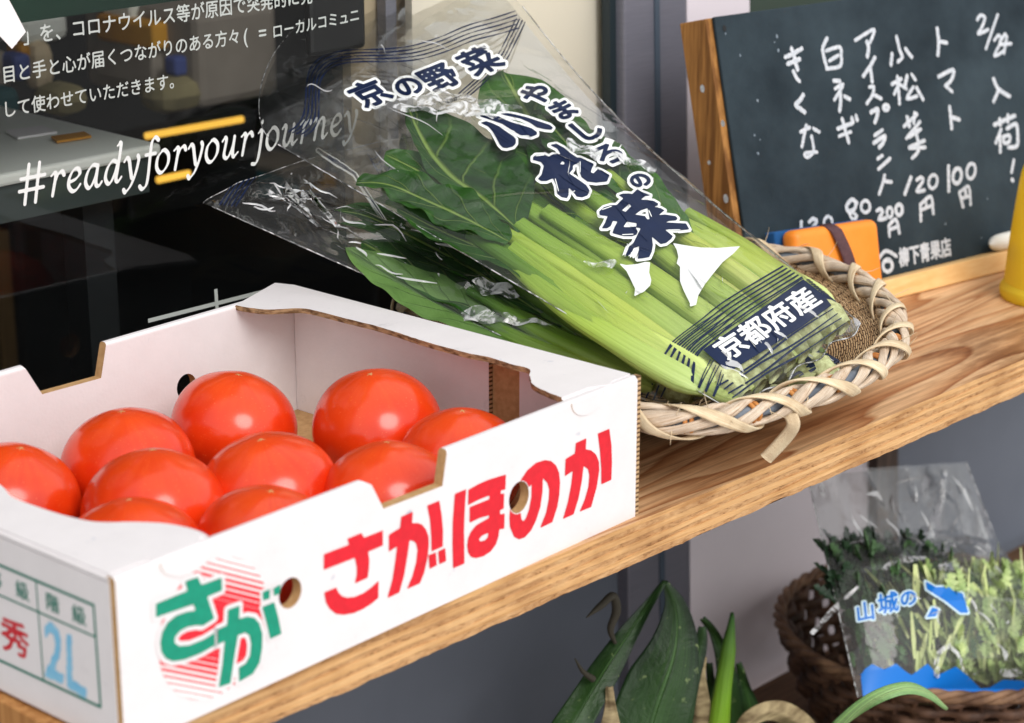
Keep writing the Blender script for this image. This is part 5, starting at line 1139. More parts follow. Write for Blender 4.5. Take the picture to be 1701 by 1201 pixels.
ST2 = [([(1085, 645), (980, 590), (880, 535), (780, 480)], [20, 18, 14, 9], .45), ([(1110, 630), (1010, 570), (910, 505), (820, 450)], [20, 18, 15, 9], .5), ([(1150, 620), (1050, 555), (940, 480), (850, 420)], [20, 18, 15, 9], .3), ([(1065, 655), (960, 605), (860, 560), (790, 525)], [17, 15, 11, 7], .1), ([(1130, 640), (1020, 585), (900, 520), (800, 465)], [20, 18, 15, 9], -.15)]
for p, r_, h_ in ST2: stem(bag2, p, r_, h_, 'stem_d', g2)
for uu in (.5, .65, .8, .92): stem(bag2, None, [20, 20, 17, 12], .2, 'stem_d', g2, uvpts=[(uu, .04), (uu+.01, .25), (.5+(uu-.5)*.8, .55)])
mb = MB()
for k in range(7): P = bag2.S(.2+.11*k, .022, 0, .15); mb.tube([P-bag2.V*.012, P+bag2.V*.002, P+bag2.V*.02], [.007, .0125, .0095], 10)
mb.build('root_end', MT['root'], g2, smooth=True)

# ------------------------------------------------------------------ blackboard
cTL = ony(1180, 28, .272); cBL = onz(1252, 556, .0)
e1 = unit(onz(1667, 451, 0)-onz(1478, 499, 0)); e1 = unit(A(e1[0], e1[1], 0))
cBL = cBL+A(.004, .016, 0); cBL[2] = .001
e2 = cTL-cBL; Hb = np.linalg.norm(e2); e2 = unit(e2-e1*(e2 @ e1)); en = unit(np.cross(e1, e2))
P0 = hit(1252, 556, cBL, en); Wb = .60
def bd(px, py, off=0): P = hit(px, py, P0+en*off, en)-P0; return (P @ e1, P @ e2)
uL, vT = bd(1180, 28); Hb = vT; uB = bd(1252, 556)[0]
def bp2(a, b, c=0): return P0+e1*a+e2*b+en*c
kb = empty('blackboard', bp2(.25, 0, -.02), 'dark slate blackboard with white chalk writing leaning behind the basket', 'blackboard')
BT = .034
mb = MB(); mb.box(bp2(.0065, .004, -.004), e1*(Wb-.007), e2*(Hb-.0045), en*.004); mb.build('slate_face', MT['slate'], kb, bevel=.0012)
mb = MB(); mb.box(bp2(.0, .0, -BT-.004), e1*.018, e2*(Hb-.001), en*(BT-.0003)); mb.build('side_rail', MT['framewood'], kb, bevel=.001); mb = MB(); mb.box(bp2(Wb-.02, .0, -BT-.004), e1*.018, e2*(Hb-.001), en*(BT-.0003)); mb.build('side_rail', MT['framewood'], kb, bevel=.001)
mb = MB(); mb.box(bp2(.0185, Hb-.020, -BT-.004), e1*(Wb-.039), e2*.0185, en*(BT-.0008)); mb.build('top_rail', MT['framewood'], kb, bevel=.001)
mb = MB(); mb.box(bp2(.30, .03, -.075), e1*.03, e2*(Hb-.09), en*.012); mb.build('prop_leg', MT['framewood'], kb)
lT = bd(1560, 444, .018)[1]; lB = bd(1560, 478, .018)[1]
mb = MB(); mb.box(bp2(.03, lB, .0003), e1*(Wb-.035), e2*(lT-lB), en*.0185); mb.build('chalk_ledge', MT['ledge'], kb, bevel=.0015)
mb = MB(); th = np.linspace(0, 2*math.pi, 16, endpoint=False); hc = bd(1203, 47)
mb.add([bp2(hc[0]+.0022*math.cos(t), hc[1]+.0028*math.sin(t), .0005) for t in th], [tuple(range(16))]); mb.build('nail_hole', MT['black'], kb)
zI, zJ, zK, z4 = zz(1290, 10, 5.719), zz(1400, 30, 4.003), zz(1310, 250, 5.155), zz(1100, 0, 2.8303)
def el(c, rx, ry, rot=0, n=16):
    t = np.linspace(0, 2*math.pi, n+1); x, y = rx*np.cos(t), ry*np.sin(t); a = R(rot)
    return [(c[0]+p*math.cos(a)-q*math.sin(a), c[1]+p*math.sin(a)+q*math.cos(a)) for p, q in zip(x, y)]
WRITE = [
 (zI, [[(80, 485), (150, 455), (235, 405)], [(105, 550), (215, 505)], [(140, 405), (165, 490), (195, 605)], [(155, 620), (180, 675), (215, 715)], [(250, 845), (215, 900), (178, 940), (220, 975), (262, 1010)],
       [(475, 310), (435, 400), (450, 500), (475, 595)], [(470, 425), (595, 390), (610, 470), (600, 570), (480, 595)], [(500, 520), (580, 470)], [(540, 710), (595, 712)], [(555, 785), (625, 745), (590, 820), (545, 890)], [(600, 800), (605, 900), (595, 995)], [(645, 860), (690, 885)],
       [(745, 325), (910, 225), (915, 270), (885, 345)], [(855, 340), (870, 400), (858, 480)], [(930, 490), (880, 580), (820, 665)], [(890, 600), (905, 720)], [(880, 770), (920, 770), (905, 850), (855, 925)], [(925, 845), (990, 880)], [(895, 1010), (955, 980), (950, 1050), (930, 1105)], el((1035, 965), 24, 24)]),
 (zJ, [[(355, 125), (375, 210), (392, 260), (365, 290)], [(325, 240), (318, 310)], [(415, 205), (455, 260)], [(325, 440), (385, 405)], [(360, 390), (368, 480), (375, 570)], [(365, 450), (340, 505)], [(375, 440), (420, 470)], [(425, 385), (410, 455)], [(455, 375), (480, 410)], [(465, 460), (425, 535), (490, 520)], [(490, 465), (530, 540)],
       [(405, 720), (490, 640)], [(425, 660), (440, 720)], [(475, 630), (470, 700)], [(420, 800), (510, 690)], [(460, 760), (515, 740), (440, 790)], [(440, 860), (540, 815)], [(440, 865), (545, 860)], [(490, 780), (500, 880), (460, 930)],
       [(625, 70), (635, 160), (630, 245)], [(640, 155), (690, 165)], [(635, 390), (730, 345), (720, 410), (680, 450)], [(680, 450), (725, 490)], [(708, 590), (715, 660), (722, 735)], [(725, 660), (770, 675)],
       [(1000, 405), (1030, 470), (1105, 520)], [(1035, 475), (1000, 555)], [(1005, 710), (1140, 650)], [(1040, 670), (1045, 710)], [(1095, 645), (1095, 690)], [(1050, 740), (1015, 830)], [(1042, 780), (1045, 890)], [(1090, 735), (1150, 705), (1160, 780), (1155, 850), (1100, 860)], [(1065, 790), (1105, 780), (1105, 820), (1070, 830), (1065, 790)],
       [(1135, 945), (1120, 1025)], [(1122, 1075), (1128, 1080)], [(210, 780), (260, 745)], [(205, 830), (275, 785), (265, 830), (240, 860)], [(230, 935), (260, 915)], [(235, 1005), (310, 935)], [(275, 1045), (265, 1090), (240, 1170)], [(275, 1085), (320, 1090)],
       [(450, 1060), (410, 1170)], [(490, 1075), (520, 1060), (530, 1085), (490, 1150), (540, 1145)], el((597, 1088), 28, 45, 10), [(700, 985), (702, 1150)], el((758, 1050), 28, 50, 8), el((850, 1018), 28, 50, 8)]),
 (z4, [[(1480, 92), (1495, 72), (1515, 85), (1500, 130), (1485, 158), (1530, 140)], [(1575, 70), (1520, 230)], [(1560, 190), (1580, 165), (1590, 195), (1560, 262), (1605, 240)], [(1610, 160), (1585, 205), (1638, 205)], [(1618, 172), (1605, 250)],
       [(825, 605), (890, 580)], [(830, 640), (885, 620)], [(845, 560), (875, 670)], [(890, 555), (895, 575)], [(910, 545), (915, 565)], [(650, 620), (690, 600)], [(675, 590), (655, 690)], [(710, 605), (735, 620)], [(700, 640), (710, 710), (680, 740), (670, 720), (725, 715)]]),
 (zK, [[(1460, 360), (1490, 480)], [(1470, 350), (1540, 310), (1555, 465)], [(1480, 410), (1550, 390)], [(1510, 330), (1515, 400)], [(1125, 460), (1130, 600)], [(1130, 460), (1215, 395), (1235, 540)], [(1140, 505), (1225, 470)], [(1170, 430), (1180, 490)],
       [(580, 450), (540, 420), (495, 470), (505, 520), (560, 500), (575, 440)], [(560, 500), (520, 545), (550, 590), (580, 560), (520, 515)], el((655, 480), 38, 50), [(755, 515), (785, 500), (800, 530), (770, 590), (830, 580)], el((862, 530), 24, 42), el((942, 508), 28, 45), [(855, 640), (860, 735)], [(860, 635), (915, 590), (945, 705)], [(870, 675), (935, 650)],
       [(105, 610), (105, 690)], [(175, 610), (205, 585), (235, 610), (185, 690), (245, 680)], el((335, 620), 35, 55), [(765, 930), (830, 860), (920, 905)], el((845, 985), 40, 52), [(815, 950), (870, 945)]]),
]
chn = lambda X, Y: .00022*np.sin(2100*X+900*Y)+.0002*np.sin(3100*Y-1500*X)+.00018*np.sin(5200*X+1100)
strokes = []
for zf, L_ in WRITE:
    wd = {zI: .00195, zJ: .00195, z4: .00185, zK: .0018}[zf]
    cell = []
    for p in L_:
        q = [bd(*t) for t in zf(p)]; q = crom(np.array(q), 4) if len(q) > 2 else np.array(q)
        cell.append((path_segs(q), wd*rng.uniform(.85, 1.1)))
    # strokes grouped so that touching ones become one flat mark
    used = [False]*len(cell)
    while not all(used):
        i = used.index(False); grp = [i]; used[i] = True; bb = lambda k: (cell[k][0][:, ::2].min()-.004, cell[k][0][:, 1::2].min()-.004, cell[k][0][:, ::2].max()+.004, cell[k][0][:, 1::2].max()+.004)
        ch_ = True
        while ch_:
            ch_ = False
            for j in range(len(cell)):
                if used[j]: continue
                a = bb(j)
                if any(a[0] < bb(k)[2] and a[2] > bb(k)[0] and a[1] < bb(k)[3] and a[3] > bb(k)[1] for k in grp): grp.append(j); used[j] = True; ch_ = True
        V, Fs = field(None, .00058, strokes=[cell[k] for k in grp], warp=chn); mb = MB(); mb.add([bp2(x, y, .0005) for x, y in V], Fs); mb.build('chalk_character', MT['chalk'], kb)
f = homog([(0, .88), (5, .88), (5, -.12), (0, -.12)], zK([(935, 835), (1380, 735), (1400, 905), (945, 1005)]))
for i, c_ in enumerate('柳下青果店'):
    S = glyph(c_)+np.array([i, 0, i, 0]); S = np.array([[*bd(*p), *bd(*q)] for p, q in zip(f(S[:, :2]), f(S[:, 2:]))])
    V, Fs = field(S, .0006, .0006); mb = MB(); mb.add([bp2(x, y, .0005) for x, y in V], Fs); mb.build('chalk_character', MT['chalk'], kb)
for px, py, s in ((1290, 60, 2.2), (1292, 83, 2.6), (1229, 92, 1.8), (1258, 167, 2.4), (1253, 225, 1.6), (1259, 255, 2.6), (1262, 232, 1.2), (1205, 56, 1.5), (1570, 372, 1.8), (1630, 395, 1.4), (1640, 330, 1.6), (1286, 70, 1.1)):
    c_ = bd(px, py); n_ = 9; rr = rng.uniform(.5, 1.2, n_)*s*.0006
    mb = MB(); mb.add([bp2(c_[0]+r_*math.cos(t), c_[1]+1.4*r_*math.sin(t), .0004) for r_, t in zip(rr, np.linspace(0, 2*math.pi, n_, endpoint=False))], [tuple(range(n_))])
    mb.build('chalk_speck', MT['dust'], kb)
for (px, py, w_, h_) in ((1167, 147, .0055, .0075), (1201, 205, .005, .006), (1206, 330, .006, .009), (1178, 270, .004, .004)):
    P = hit(px, py, bp2(-.0002, 0, 0), e1)-P0; b_, c_ = P @ e2, P @ en; n_ = 14; t = np.linspace(0, 2*math.pi, n_, endpoint=False)
    mb = MB(); mb.add([P0+e1*-.0004+e2*(b_+h_*.5*math.sin(q)*rng.uniform(.8, 1.1))+en*(c_+w_*.5*math.cos(q)) for q in t], [tuple(range(n_))]); mb.build('paint_chip', MT['chalk'], kb)

# eraser with strap, felt behind, on the ledge
oc = bd(1383, 440, .04); bs0 = bd(1383, 472, .03)
er = empty('board_eraser', bp2(bs0[0], lT, .02), 'orange blackboard eraser with a brown strap and blue felt', 'eraser')
ang = R(-3); ea, eb = e1*math.cos(ang)+e2*math.sin(ang), -e1*math.sin(ang)+e2*math.cos(ang)
w2, h2 = .0515, .0335; cen = bp2(*bd(1383, 424, .03), .0215); cen = cen+e2*(-.0075)
def rbox(name, c, a, b, n_, sa, sb, sn, mat_, par, bev):
    mb = MB(); mb.box(c-a*sa/2-b*sb/2-n_*sn/2, a*sa, b*sb, n_*sn); return mb.build(name, mat_, par, bevel=bev, seg=5, smooth=True)
rbox('body', cen+en*.008, ea, eb, en, .104, .068, .020, MT['orange'], er, .0075)
rbox('felt', cen-en*.0085+e2*.009, ea, eb, en, .112, .050, .013, MT['felt'], er, .002)
mb = MB(); G = []
for t in np.linspace(0, 1, 24):
    off = .013*math.sin(t*2.1-.2); y_ = .0352-t*.0704
    lift = .0186+.0035*math.sin(math.pi*t)
    if t < .06: lift = .0186-(.06-t)*.16
    for k in (0,): G.append([cen+ea*(-.004+off+q*.0066)+eb*y_+en*lift for q in (-1, -.5, 0, .5, 1)])
mb.grid(np.array(G), flip=True); so = mb.build('strap', MT['strap'], er, smooth=True); q = so.modifiers.new('s', 'SOLIDIFY'); q.thickness = .0012; q.offset = 0
# white block on the ledge
wc = bd(1668, 414, .012); wb = MB(); c_ = bp2(wc[0]+.006, lT+.0085, .012); G = []
for t, r_ in zip(np.linspace(-.026, .026, 9), (.001, .0062, .0078, .008, .008, .008, .0078, .0062, .001)):
    th = np.linspace(0, 2*math.pi, 16, endpoint=False); G.append([c_+e1*t+e2*r_*math.cos(a)+en*r_*math.sin(a) for a in th])
wb.grid(np.array(G), closed_v=True); tag(wb.build('chalk_piece', MT['white_pl'], smooth=True), 'stubby white chalk lying on the blackboard ledge beside the yellow bottle', 'chalk')

# yellow bottle at the right edge
yb0 = onz(1664, 494, 0); rY = .046; yc = yb0+rt*rY
yb = empty('plastic_bottle', yc, 'translucent yellow plastic bottle standing at the right edge of the shelf', 'bottle')
def lathe(prof, c, n=48):
    th = np.linspace(0, 2*math.pi, n, endpoint=False); G = [[c+A(r_*math.cos(a), r_*math.sin(a), z) for a in th] for r_, z in prof]
    return np.array(G)
mb = MB(); mb.grid(lathe(crom(np.array([(.002, .001), (.040, .001), (.0455, .003), (.046, .009), (.0435, .013), (.0425, .018), (.0405, .05), (.0375, .085), (.0345, .112), (.031, .122), (.024, .128)]), 4), yc), closed_v=True); so = mb.build('bottle_body', MT['yel'], yb, smooth=True)
q = so.modifiers.new('s', 'SOLIDIFY'); q.thickness = .0015
mb = MB(); mb.grid(lathe([(.001, .004), (.037, .004), (.0385, .03), (.038, .052), (.001, .052)], yc), closed_v=True); mb.build('liquid', mat('yellow_liquid', lin(255, 240, 90), None, .3), yb, smooth=True)
mb = MB(); mb.grid(lathe([(.024, .128), (.026, .130), (.026, .150), (.024, .154), (.008, .156), (.001, .172)], yc), closed_v=True); mb.build('nozzle', MT['yel'], yb, smooth=True)

# ------------------------------------------------------------------ leeks under the shelf
def blade(owner, pts, wpx, m, vdepth=.35, roll=0, y=.2, ref=None, seed=0, name='leaf'):
    r = np.random.default_rng(seed); P = np.array([ony(p[0], p[1], (p[2] if len(p) > 2 else y)) for p in pts]); P = resample(crom(P, 8), 34)
    T = unit_rows(np.gradient(P, axis=0)); n_ = unit(-fw+rt*roll); side = unit_rows(np.cross(T, n_)); nn = np.cross(side, T)
    t = np.linspace(0, 1, 34); d = ((P-CAM) @ fw)/F; w_ = np.interp(t, np.linspace(0, 1, len(wpx)), wpx)*d; c = np.linspace(-1, 1, 11); G = []; UV = []
    for i in range(34):
        G.append(P[i]+side[i]*(c*w_[i])[:, None]-nn[i]*(vdepth*(1-np.abs(c))**1.3*w_[i]+.0012*np.sin(t[i]*14+c*2))[:, None]*-1); UV.append(np.stack([(c+1)/2, np.full(11, t[i])], -1))
    mb = MB(); mb.grid(np.array(G), UV=np.array(UV)); o = mb.build(name, MT[m], owner, smooth=True, subsurf=1); q = o.modifiers.new('s', 'SOLIDIFY'); q.thickness = .0014; return o
def stalk(owner, pts, rpx, m, y=.2, name='stalk'):
    P = np.array([ony(p[0], p[1], (p[2] if len(p) > 2 else y)) for p in pts]); P = resample(crom(P, 8), 40); d = ((P-CAM) @ fw)/F; t = np.linspace(0, 1, 40)
    mb = MB(); mb.tube(P, np.interp(t, np.linspace(0, 1, len(rpx))**1.0, rpx)*d, 14); return mb.build(name, MT[m], owner, smooth=True)
lk1 = empty('leek', ony(1060, 1560, .2), 'big leek with broad dark green leaves folded to a point under the shelf', 'leek', 'leeks below the shelf')
blade(lk1, [(900, 1290, .21), (965, 1180, .212), (1030, 1075, .214), (1080, 1000, .216), (1104, 966, .216)], [34, 30, 25, 15, 2], 'leek', .25, -.2, seed=1)
blade(lk1, [(1050, 1300, .205), (1085, 1180, .203), (1118, 1080, .204), (1122, 1010, .208), (1104, 966, .216)], [70, 68, 60, 34, 2], 'leek', .30, .1, seed=2)
blade(lk1, [(1090, 1290, .212), (1130, 1160, .212), (1160, 1080, .212), (1166, 1040, .212)], [40, 34, 22, 5], 'leek', .3, .3, seed=3)
blade(lk1, [(1008, 1290, .196), (1014, 1200, .195), (1012, 1140, .199)], [20, 18, 4], 'dry', .3, 0, seed=4, name='dry_leaf')
stalk(lk1, [(1022, 1068, .215), (1014, 1045, .215), (1024, 1015, .215), (1018, 990, .215), (998, 1006, .214), (974, 1026, .213)], [3, 6, 8, 7, 6, 1], 'curl', name='withered_tip')
stalk(lk1, [(985, 1128, .212), (968, 1115, .212), (955, 1094, .212)], [6, 4, 1], 'curl', name='withered_tip')
lk2 = empty('leek', ony(1200, 1560, .2), 'leek with one bright yellow green stalk end pointing up under the shelf', 'leek', 'leeks below the shelf')
stalk(lk2, [(1185, 1320, .2), (1196, 1180, .2), (1208, 1090, .2), (1215, 1035, .2), (1216, 1022, .2), (1216, 1018, .2)], [27, 24, 19, 15, 13, 3], 'leek_l')
blade(lk2, [(1215, 1290, .225), (1210, 1140, .225), (1190, 1060, .226), (1166, 1026, .226)], [20, 20, 14, 3], 'leek', .3, 0, seed=5)
blade(lk2, [(1262, 1290, .218), (1250, 1200, .218), (1236, 1140, .218), (1226, 1100, .218)], [26, 22, 14, 3], 'leek', .3, .2, seed=6)
blade(lk2, [(1158, 1290, .215), (1160, 1190, .215), (1162, 1120, .215), (1168, 1090, .216)], [26, 24, 18, 5], 'dry', .4, -.2, seed=7, name='dry_leaf')
blade(lk2, [(1180, 1290, .221), (1184, 1180, .221), (1178, 1100, .221)], [20, 16, 4], 'leek', .3, -.3, seed=8)
lk3 = empty('leek', ony(1330, 1560, .2), 'leek with a pale green leaf curling in front of the dark wicker basket', 'leek', 'leeks below the shelf')
blade(lk3, [(1308, 1352, .150), (1335, 1280, .09), (1382, 1214, .035), (1440, 1165, .0), (1500, 1142, -.02), (1540, 1152, -.022), (1570, 1176, -.023)], [30, 34, 32, 24, 16, 10, 1], 'leek_p', .5, .4, seed=9)
blade(lk3, [(1215, 1250, .172), (1240, 1200, .172), (1275, 1180, .172), (1310, 1188, .172), (1345, 1222, .172), (1362, 1270, .172)], [10, 14, 17, 19, 20, 20], 'dry', .7, .0, seed=10, name='dry_leaf')
stalk(lk3, [(1285, 1395, .16), (1300, 1330, .165), (1310, 1260, .17), (1330, 1215, .17)], [34, 36, 34, 24], 'leek_l')
def shank(owner, top, x2, y2, r0, r1):
    P = np.linspace(0, 1, 12)[:, None]; a = np.asarray(top); b = A(x2, y2, -.4865); Q = a*(1-P)+b*P; mb = MB(); mb.tube(Q, np.linspace(r0, r1, 12), 16); mb.build('shank', MT['shank'], owner, smooth=True)
MT['shank'] = stem_mat('leek_shank', lin(96, 140, 70), lin(206, 220, 160), lin(238, 240, 222))
b1 = ony(1060, 1240, .21); shank(lk1, b1, b1[0]-.03, .19, .030, .017); b2 = ony(940, 1250, .21); shank(lk1, b2, b1[0]-.055, .20, .014, .014)
b1 = ony(1192, 1260, .205); shank(lk2, b1, b1[0]-.03, .205, .017, .014); b1 = ony(1230, 1260, .222); shank(lk2, b1, b1[0]-.03, .225, .014, .012)

# ------------------------------------------------------------------ dark wicker basket on the lower board
wc = onz(1572, 1034, -.36); WRr = .164; wr_ = empty('wicker_basket', A(wc[0], wc[1], -.487), 'round dark brown wicker basket holding a bag of greens on the lower board', 'basket')
th = np.linspace(0, 2*math.pi, 200, endpoint=False)
def ring(r_, z, wob=0, k=0): return np.stack([wc[0]+(r_+wob)*np.cos(th), wc[1]+(r_+wob)*np.sin(th), np.full(200, z)+0*th], -1)
rim2 = ring(WRr, -.36); 
for k in range(3):
    a = k*2.1+th*16; q = rim2+(.0034*np.cos(a))[:, None]*np.stack([np.cos(th), np.sin(th), 0*th], -1)+(.0034*np.sin(a))[:, None]*ZA
    mb = MB(); mb.tube(q, .0037, 7, closed=True); mb.build('rim_strand', MT['wicker_l'], wr_, smooth=True)
rw = lambda z: np.interp(z, [-.487, -.47, -.42, -.36], [.095, .112, .142, WRr-.003])
mb = MB()
for i, z in enumerate(np.linspace(-.480, -.368, 9)):
    mb.tube(ring(rw(z), z, .0042*np.sin(th*24+math.pi*(i % 2))), .0056, 6, closed=True)
mb.build('weave', MT['wicker'], wr_, smooth=True)
mb = MB()
for a in np.arange(48)*2*math.pi/48:
    zs = np.linspace(-.486, -.362, 8); mb.tube([(wc[0]+rw(z)*math.cos(a), wc[1]+rw(z)*math.sin(a), z) for z in zs], .0034, 6)
mb.build('stakes', MT['wicker'], wr_, smooth=True)
mb = MB(); mb.add([(wc[0]+.096*math.cos(a), wc[1]+.096*math.sin(a), -.483) for a in th], [tuple(range(200))]); mb.build('bottom', MT['wicker'], wr_)
# bag of chrysanthemum greens in it
zb = -.40
bag3 = Bag(ony(1425, 1158, wc[1]-.045), ony(1760, 1168, wc[1]-.04), ony(1340, 785, wc[1]+.07), ony(1605, 768, wc[1]+.085), .062, 0, 0, 21, .0016)
bag3.folds = [(.1, .55, .5, .7, .006, .06), (.5, .7, .95, .62, .006, .06), (.1, .3, .45, .62, .005, .05), (.6, .5, .8, .9, .006, .05), (.3, .75, .28, 1.0, .006, .05), (.7, .75, .72, 1.0, .005, .05)]
o3 = empty('vegetable_bag', bag3.S(.5, .3, 0, 0), 'clear bag with bright blue print standing in the dark wicker basket', 'plastic bag'); bag3.obj = o3
bag3.prof = lambda u, v: np.clip(1-np.abs(2*np.clip(u, 0, 1)-1)**2.4, 0, 1)**.62*np.interp(v, [0, .1, .35, .55, .68, 1.0], [.75, 1.1, 1.15, .75, .2, .05])
u = np.linspace(0, 1, 60); v = np.linspace(0, 1, 110); UU, VV = np.meshgrid(u, v, indexing='ij')
mb = MB(); mb.grid(bag3.S(UU, VV)); mb.build('film', MT['cloudy'], o3, smooth=True)
mb = MB(); mb.grid(bag3.S(UU[::3, ::3], VV[::3, ::3], 0, -.5), flip=True); mb.build('film', MT['film_soft'], o3, smooth=True)
for ue in (0., 1.):
    mb = MB(); mb.tube(bag3.S(np.full(40, ue), np.linspace(0, 1, 40), 0, 0), .0007, 5); mb.build('seam', MT['fold'], o3, smooth=True)
zL = zz(1200, 750, 2.663)
px_print(bag3, 'blue_band', [([zL([(625, 965), (660, 940), (690, 955), (715, 965), (765, 938), (810, 975), (835, 990), (905, 938), (950, 990), (1030, 952), (1080, 990), (1140, 1050), (1180, 1045), (1240, 1010), (1330, 1015), (1390, 1100), (620, 1090), (610, 1000)])], 0)], MT['pblue'], .0006, 2.5)
px_print(bag3, 'blue_emblem', [([zL([(895, 575), (940, 600), (1000, 600), (1060, 630), (1085, 715), (1050, 715), (980, 660), (900, 610)])], 0), ([zL([(900, 735), (925, 690), (955, 700), (940, 730)])], 0)], MT['pblue'], .0010, 2)
px_print(bag3, 'white_outline', [([zL([(895, 575), (940, 600), (1000, 600), (1060, 630), (1085, 715), (1050, 715), (980, 660), (900, 610)])], 3), ([zL([(900, 735), (925, 690), (955, 700), (940, 730)])], 3)], MT['pcyan'], .0006, 2)
ls = [('山', upright(zL([(628, 708)])[0], 34, (.98, -.2), (-.1, -.95))), ('城', upright(zL([(728, 670)])[0], 36, (.98, -.2), (-.1, -.95))), ('の', upright(zL([(818, 648)])[0], 30, (.98, -.2), (-.1, -.95)))]
font_print(bag3, 'white_outline', ls, MT['pcyan'], .0006, 1.3, 3.6); font_print(bag3, 'blue_lettering', ls, MT['pblue'], .0012, 1.0, .8)
fl = [zL(p) for p in ([(690, 520), (760, 470), (900, 465), (905, 475), (790, 500), (730, 530)], [(930, 460), (1050, 390), (1055, 400), (960, 470)], [(380, 805), (480, 690), (590, 590), (595, 600), (490, 710), (395, 815)], [(930, 1000), (935, 890), (1000, 840), (1060, 940), (1085, 1010), (1000, 870), (960, 900), (945, 1010)], [(785, 10), (865, 220), (850, 225)], [(975, 80), (995, 90), (955, 280), (940, 285)], [(1020, 110), (1070, 180), (1060, 190)], [(425, 140), (445, 140), (440, 210), (425, 205)], [(1210, 960), (1300, 965), (1320, 1000), (1240, 1000)], [(950, 500), (1000, 495), (1010, 530), (960, 530)])]
flap(bag3, fl); crease_glints(bag3, 40, (.03, .95), (.3, .95), 61, ln=(.03, .16), wd=(.0004, .0012)); crease_glints(bag3, 20, (.03, .95), (.02, .4), 62, ln=(.02, .1), wd=(.0004, .0010))
g3 = empty('greens_bunch', bag3.S(.5, .3, 0, 0), 'feathery dark and pale greens inside the bag in the wicker basket', 'leafy greens')
def sprigs(n, seed, vr, ur, hf, ln, wd, mat_, name, jag=True):
    r = np.random.default_rng(seed); mb = MB()
    for k in range(n):
        uu, vv = r.uniform(*ur), r.uniform(*vr); P = bag3.S(uu, vv, 0, r.uniform(*hf)); d = unit(bag3.V+bag3.U*r.normal(0, .55)+bag3.N*r.normal(0, .3)); s_ = unit(np.cross(d, bag3.N+r.normal(0, .5, 3))); l = ln*r.uniform(.6, 1.3); w_ = wd*r.uniform(.6, 1.3)
        nn = np.cross(s_, d)
        out = [(0, .15), (.2, .5), (.25, .25), (.45, 1), (.5, .45), (.7, .9), (.74, .4), (.9, .55), (1, 0)] if jag else [(0, .6), (.4, 1), (1, .5)]
        Lp = [P+d*l*a+s_*w_*b+nn*.25*w_*b for a, b in out]; Rp = [P+d*l*a-s_*w_*b+nn*.25*w_*b for a, b in out]; m_ = [P+d*l*a-nn*.002*math.sin(a*3) for a, b in out]; n_ = len(out)
        mb.add(Lp+m_+Rp, [(i, i+1, n_+i+1, n_+i) for i in range(n_-1)]+[(n_+i, n_+i+1, 2*n_+i+1, 2*n_+i) for i in range(n_-1)])
    return mb.build(name, mat_, g3)
def two(name, a, b): return mat(name, a, b, .5, 60, lo=.3, hi=.7)
sprigs(330, 1, (.12, .60), (.04, .5), (-.3, .8), .022, .0075, two('sprig_dark', lin(44, 74, 42), lin(84, 120, 70)), 'leaf')
sprigs(220, 2, (.40, .66), (.0, .45), (-.3, .6), .022, .0075, two('sprig_deep', lin(24, 46, 30), lin(44, 74, 44)), 'leaf')
sprigs(260, 3, (.02, .44), (.15, .97), (-.1, .9), .040, .0032, two('sprig_pale', lin(232, 236, 178), lin(196, 214, 136)), 'stalk', False)
sprigs(420, 4, (.03, .50), (.25, .97), (.2, .98), .020, .0085, two('sprig_mid', lin(140, 172, 100), lin(204, 218, 150)), 'leaf')

# ------------------------------------------------------------------ inside the shop, seen through the pane
RX0, RX1, RY1 = -2.4, 6.0, 4.2
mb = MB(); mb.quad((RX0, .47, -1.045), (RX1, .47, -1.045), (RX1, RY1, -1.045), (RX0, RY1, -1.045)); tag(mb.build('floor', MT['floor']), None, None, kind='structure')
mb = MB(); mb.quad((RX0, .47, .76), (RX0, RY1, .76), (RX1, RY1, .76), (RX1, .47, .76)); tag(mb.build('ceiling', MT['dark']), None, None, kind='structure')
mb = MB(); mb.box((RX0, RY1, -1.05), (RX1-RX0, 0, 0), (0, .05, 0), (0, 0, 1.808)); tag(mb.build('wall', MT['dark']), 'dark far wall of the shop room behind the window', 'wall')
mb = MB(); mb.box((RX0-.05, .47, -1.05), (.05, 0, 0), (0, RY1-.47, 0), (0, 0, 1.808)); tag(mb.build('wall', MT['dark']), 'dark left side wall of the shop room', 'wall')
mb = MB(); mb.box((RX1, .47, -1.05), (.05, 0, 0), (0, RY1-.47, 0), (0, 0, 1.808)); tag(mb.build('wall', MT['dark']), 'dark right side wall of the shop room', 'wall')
def facing(name, px0, py0, px1, py1, y, th, m, lab, cat, bev=.004):
    """upright block whose front face spans the given outline on the plane y"""
    a, b = ony(px0, py1, y), ony(px1, py1, y); t = ony(px0, py0, y); z0, z1 = min(a[2], b[2]), t[2]
    mb = MB(); mb.box((a[0], y, z0), (b[0]-a[0], 0, 0), (0, th, 0), (0, 0, z1-z0))
    return tag(mb.build(name, MT[m] if isinstance(m, str) else m, bevel=bev), lab, cat)
facing('partition', 690, -260, 1030, 420, .402, .008, 'cream', 'bright cream partition just inside the window at its right end', 'partition', 0)
facing('wall_panel', 590, -260, 700, 420, .425, .01, 'beige', 'beige panel left of the cream partition inside the shop', 'panel', 0)
facing('door_post', 648, -200, 665, 420, .412, .010, 'alu', 'narrow grey post in front of the beige panel inside the shop', 'post', 0)
facing('monitor', 516, -120, 610, 80, .405, .008, 'black', 'black screen edge inside the shop, in front of the beige panel', 'screen', .02)
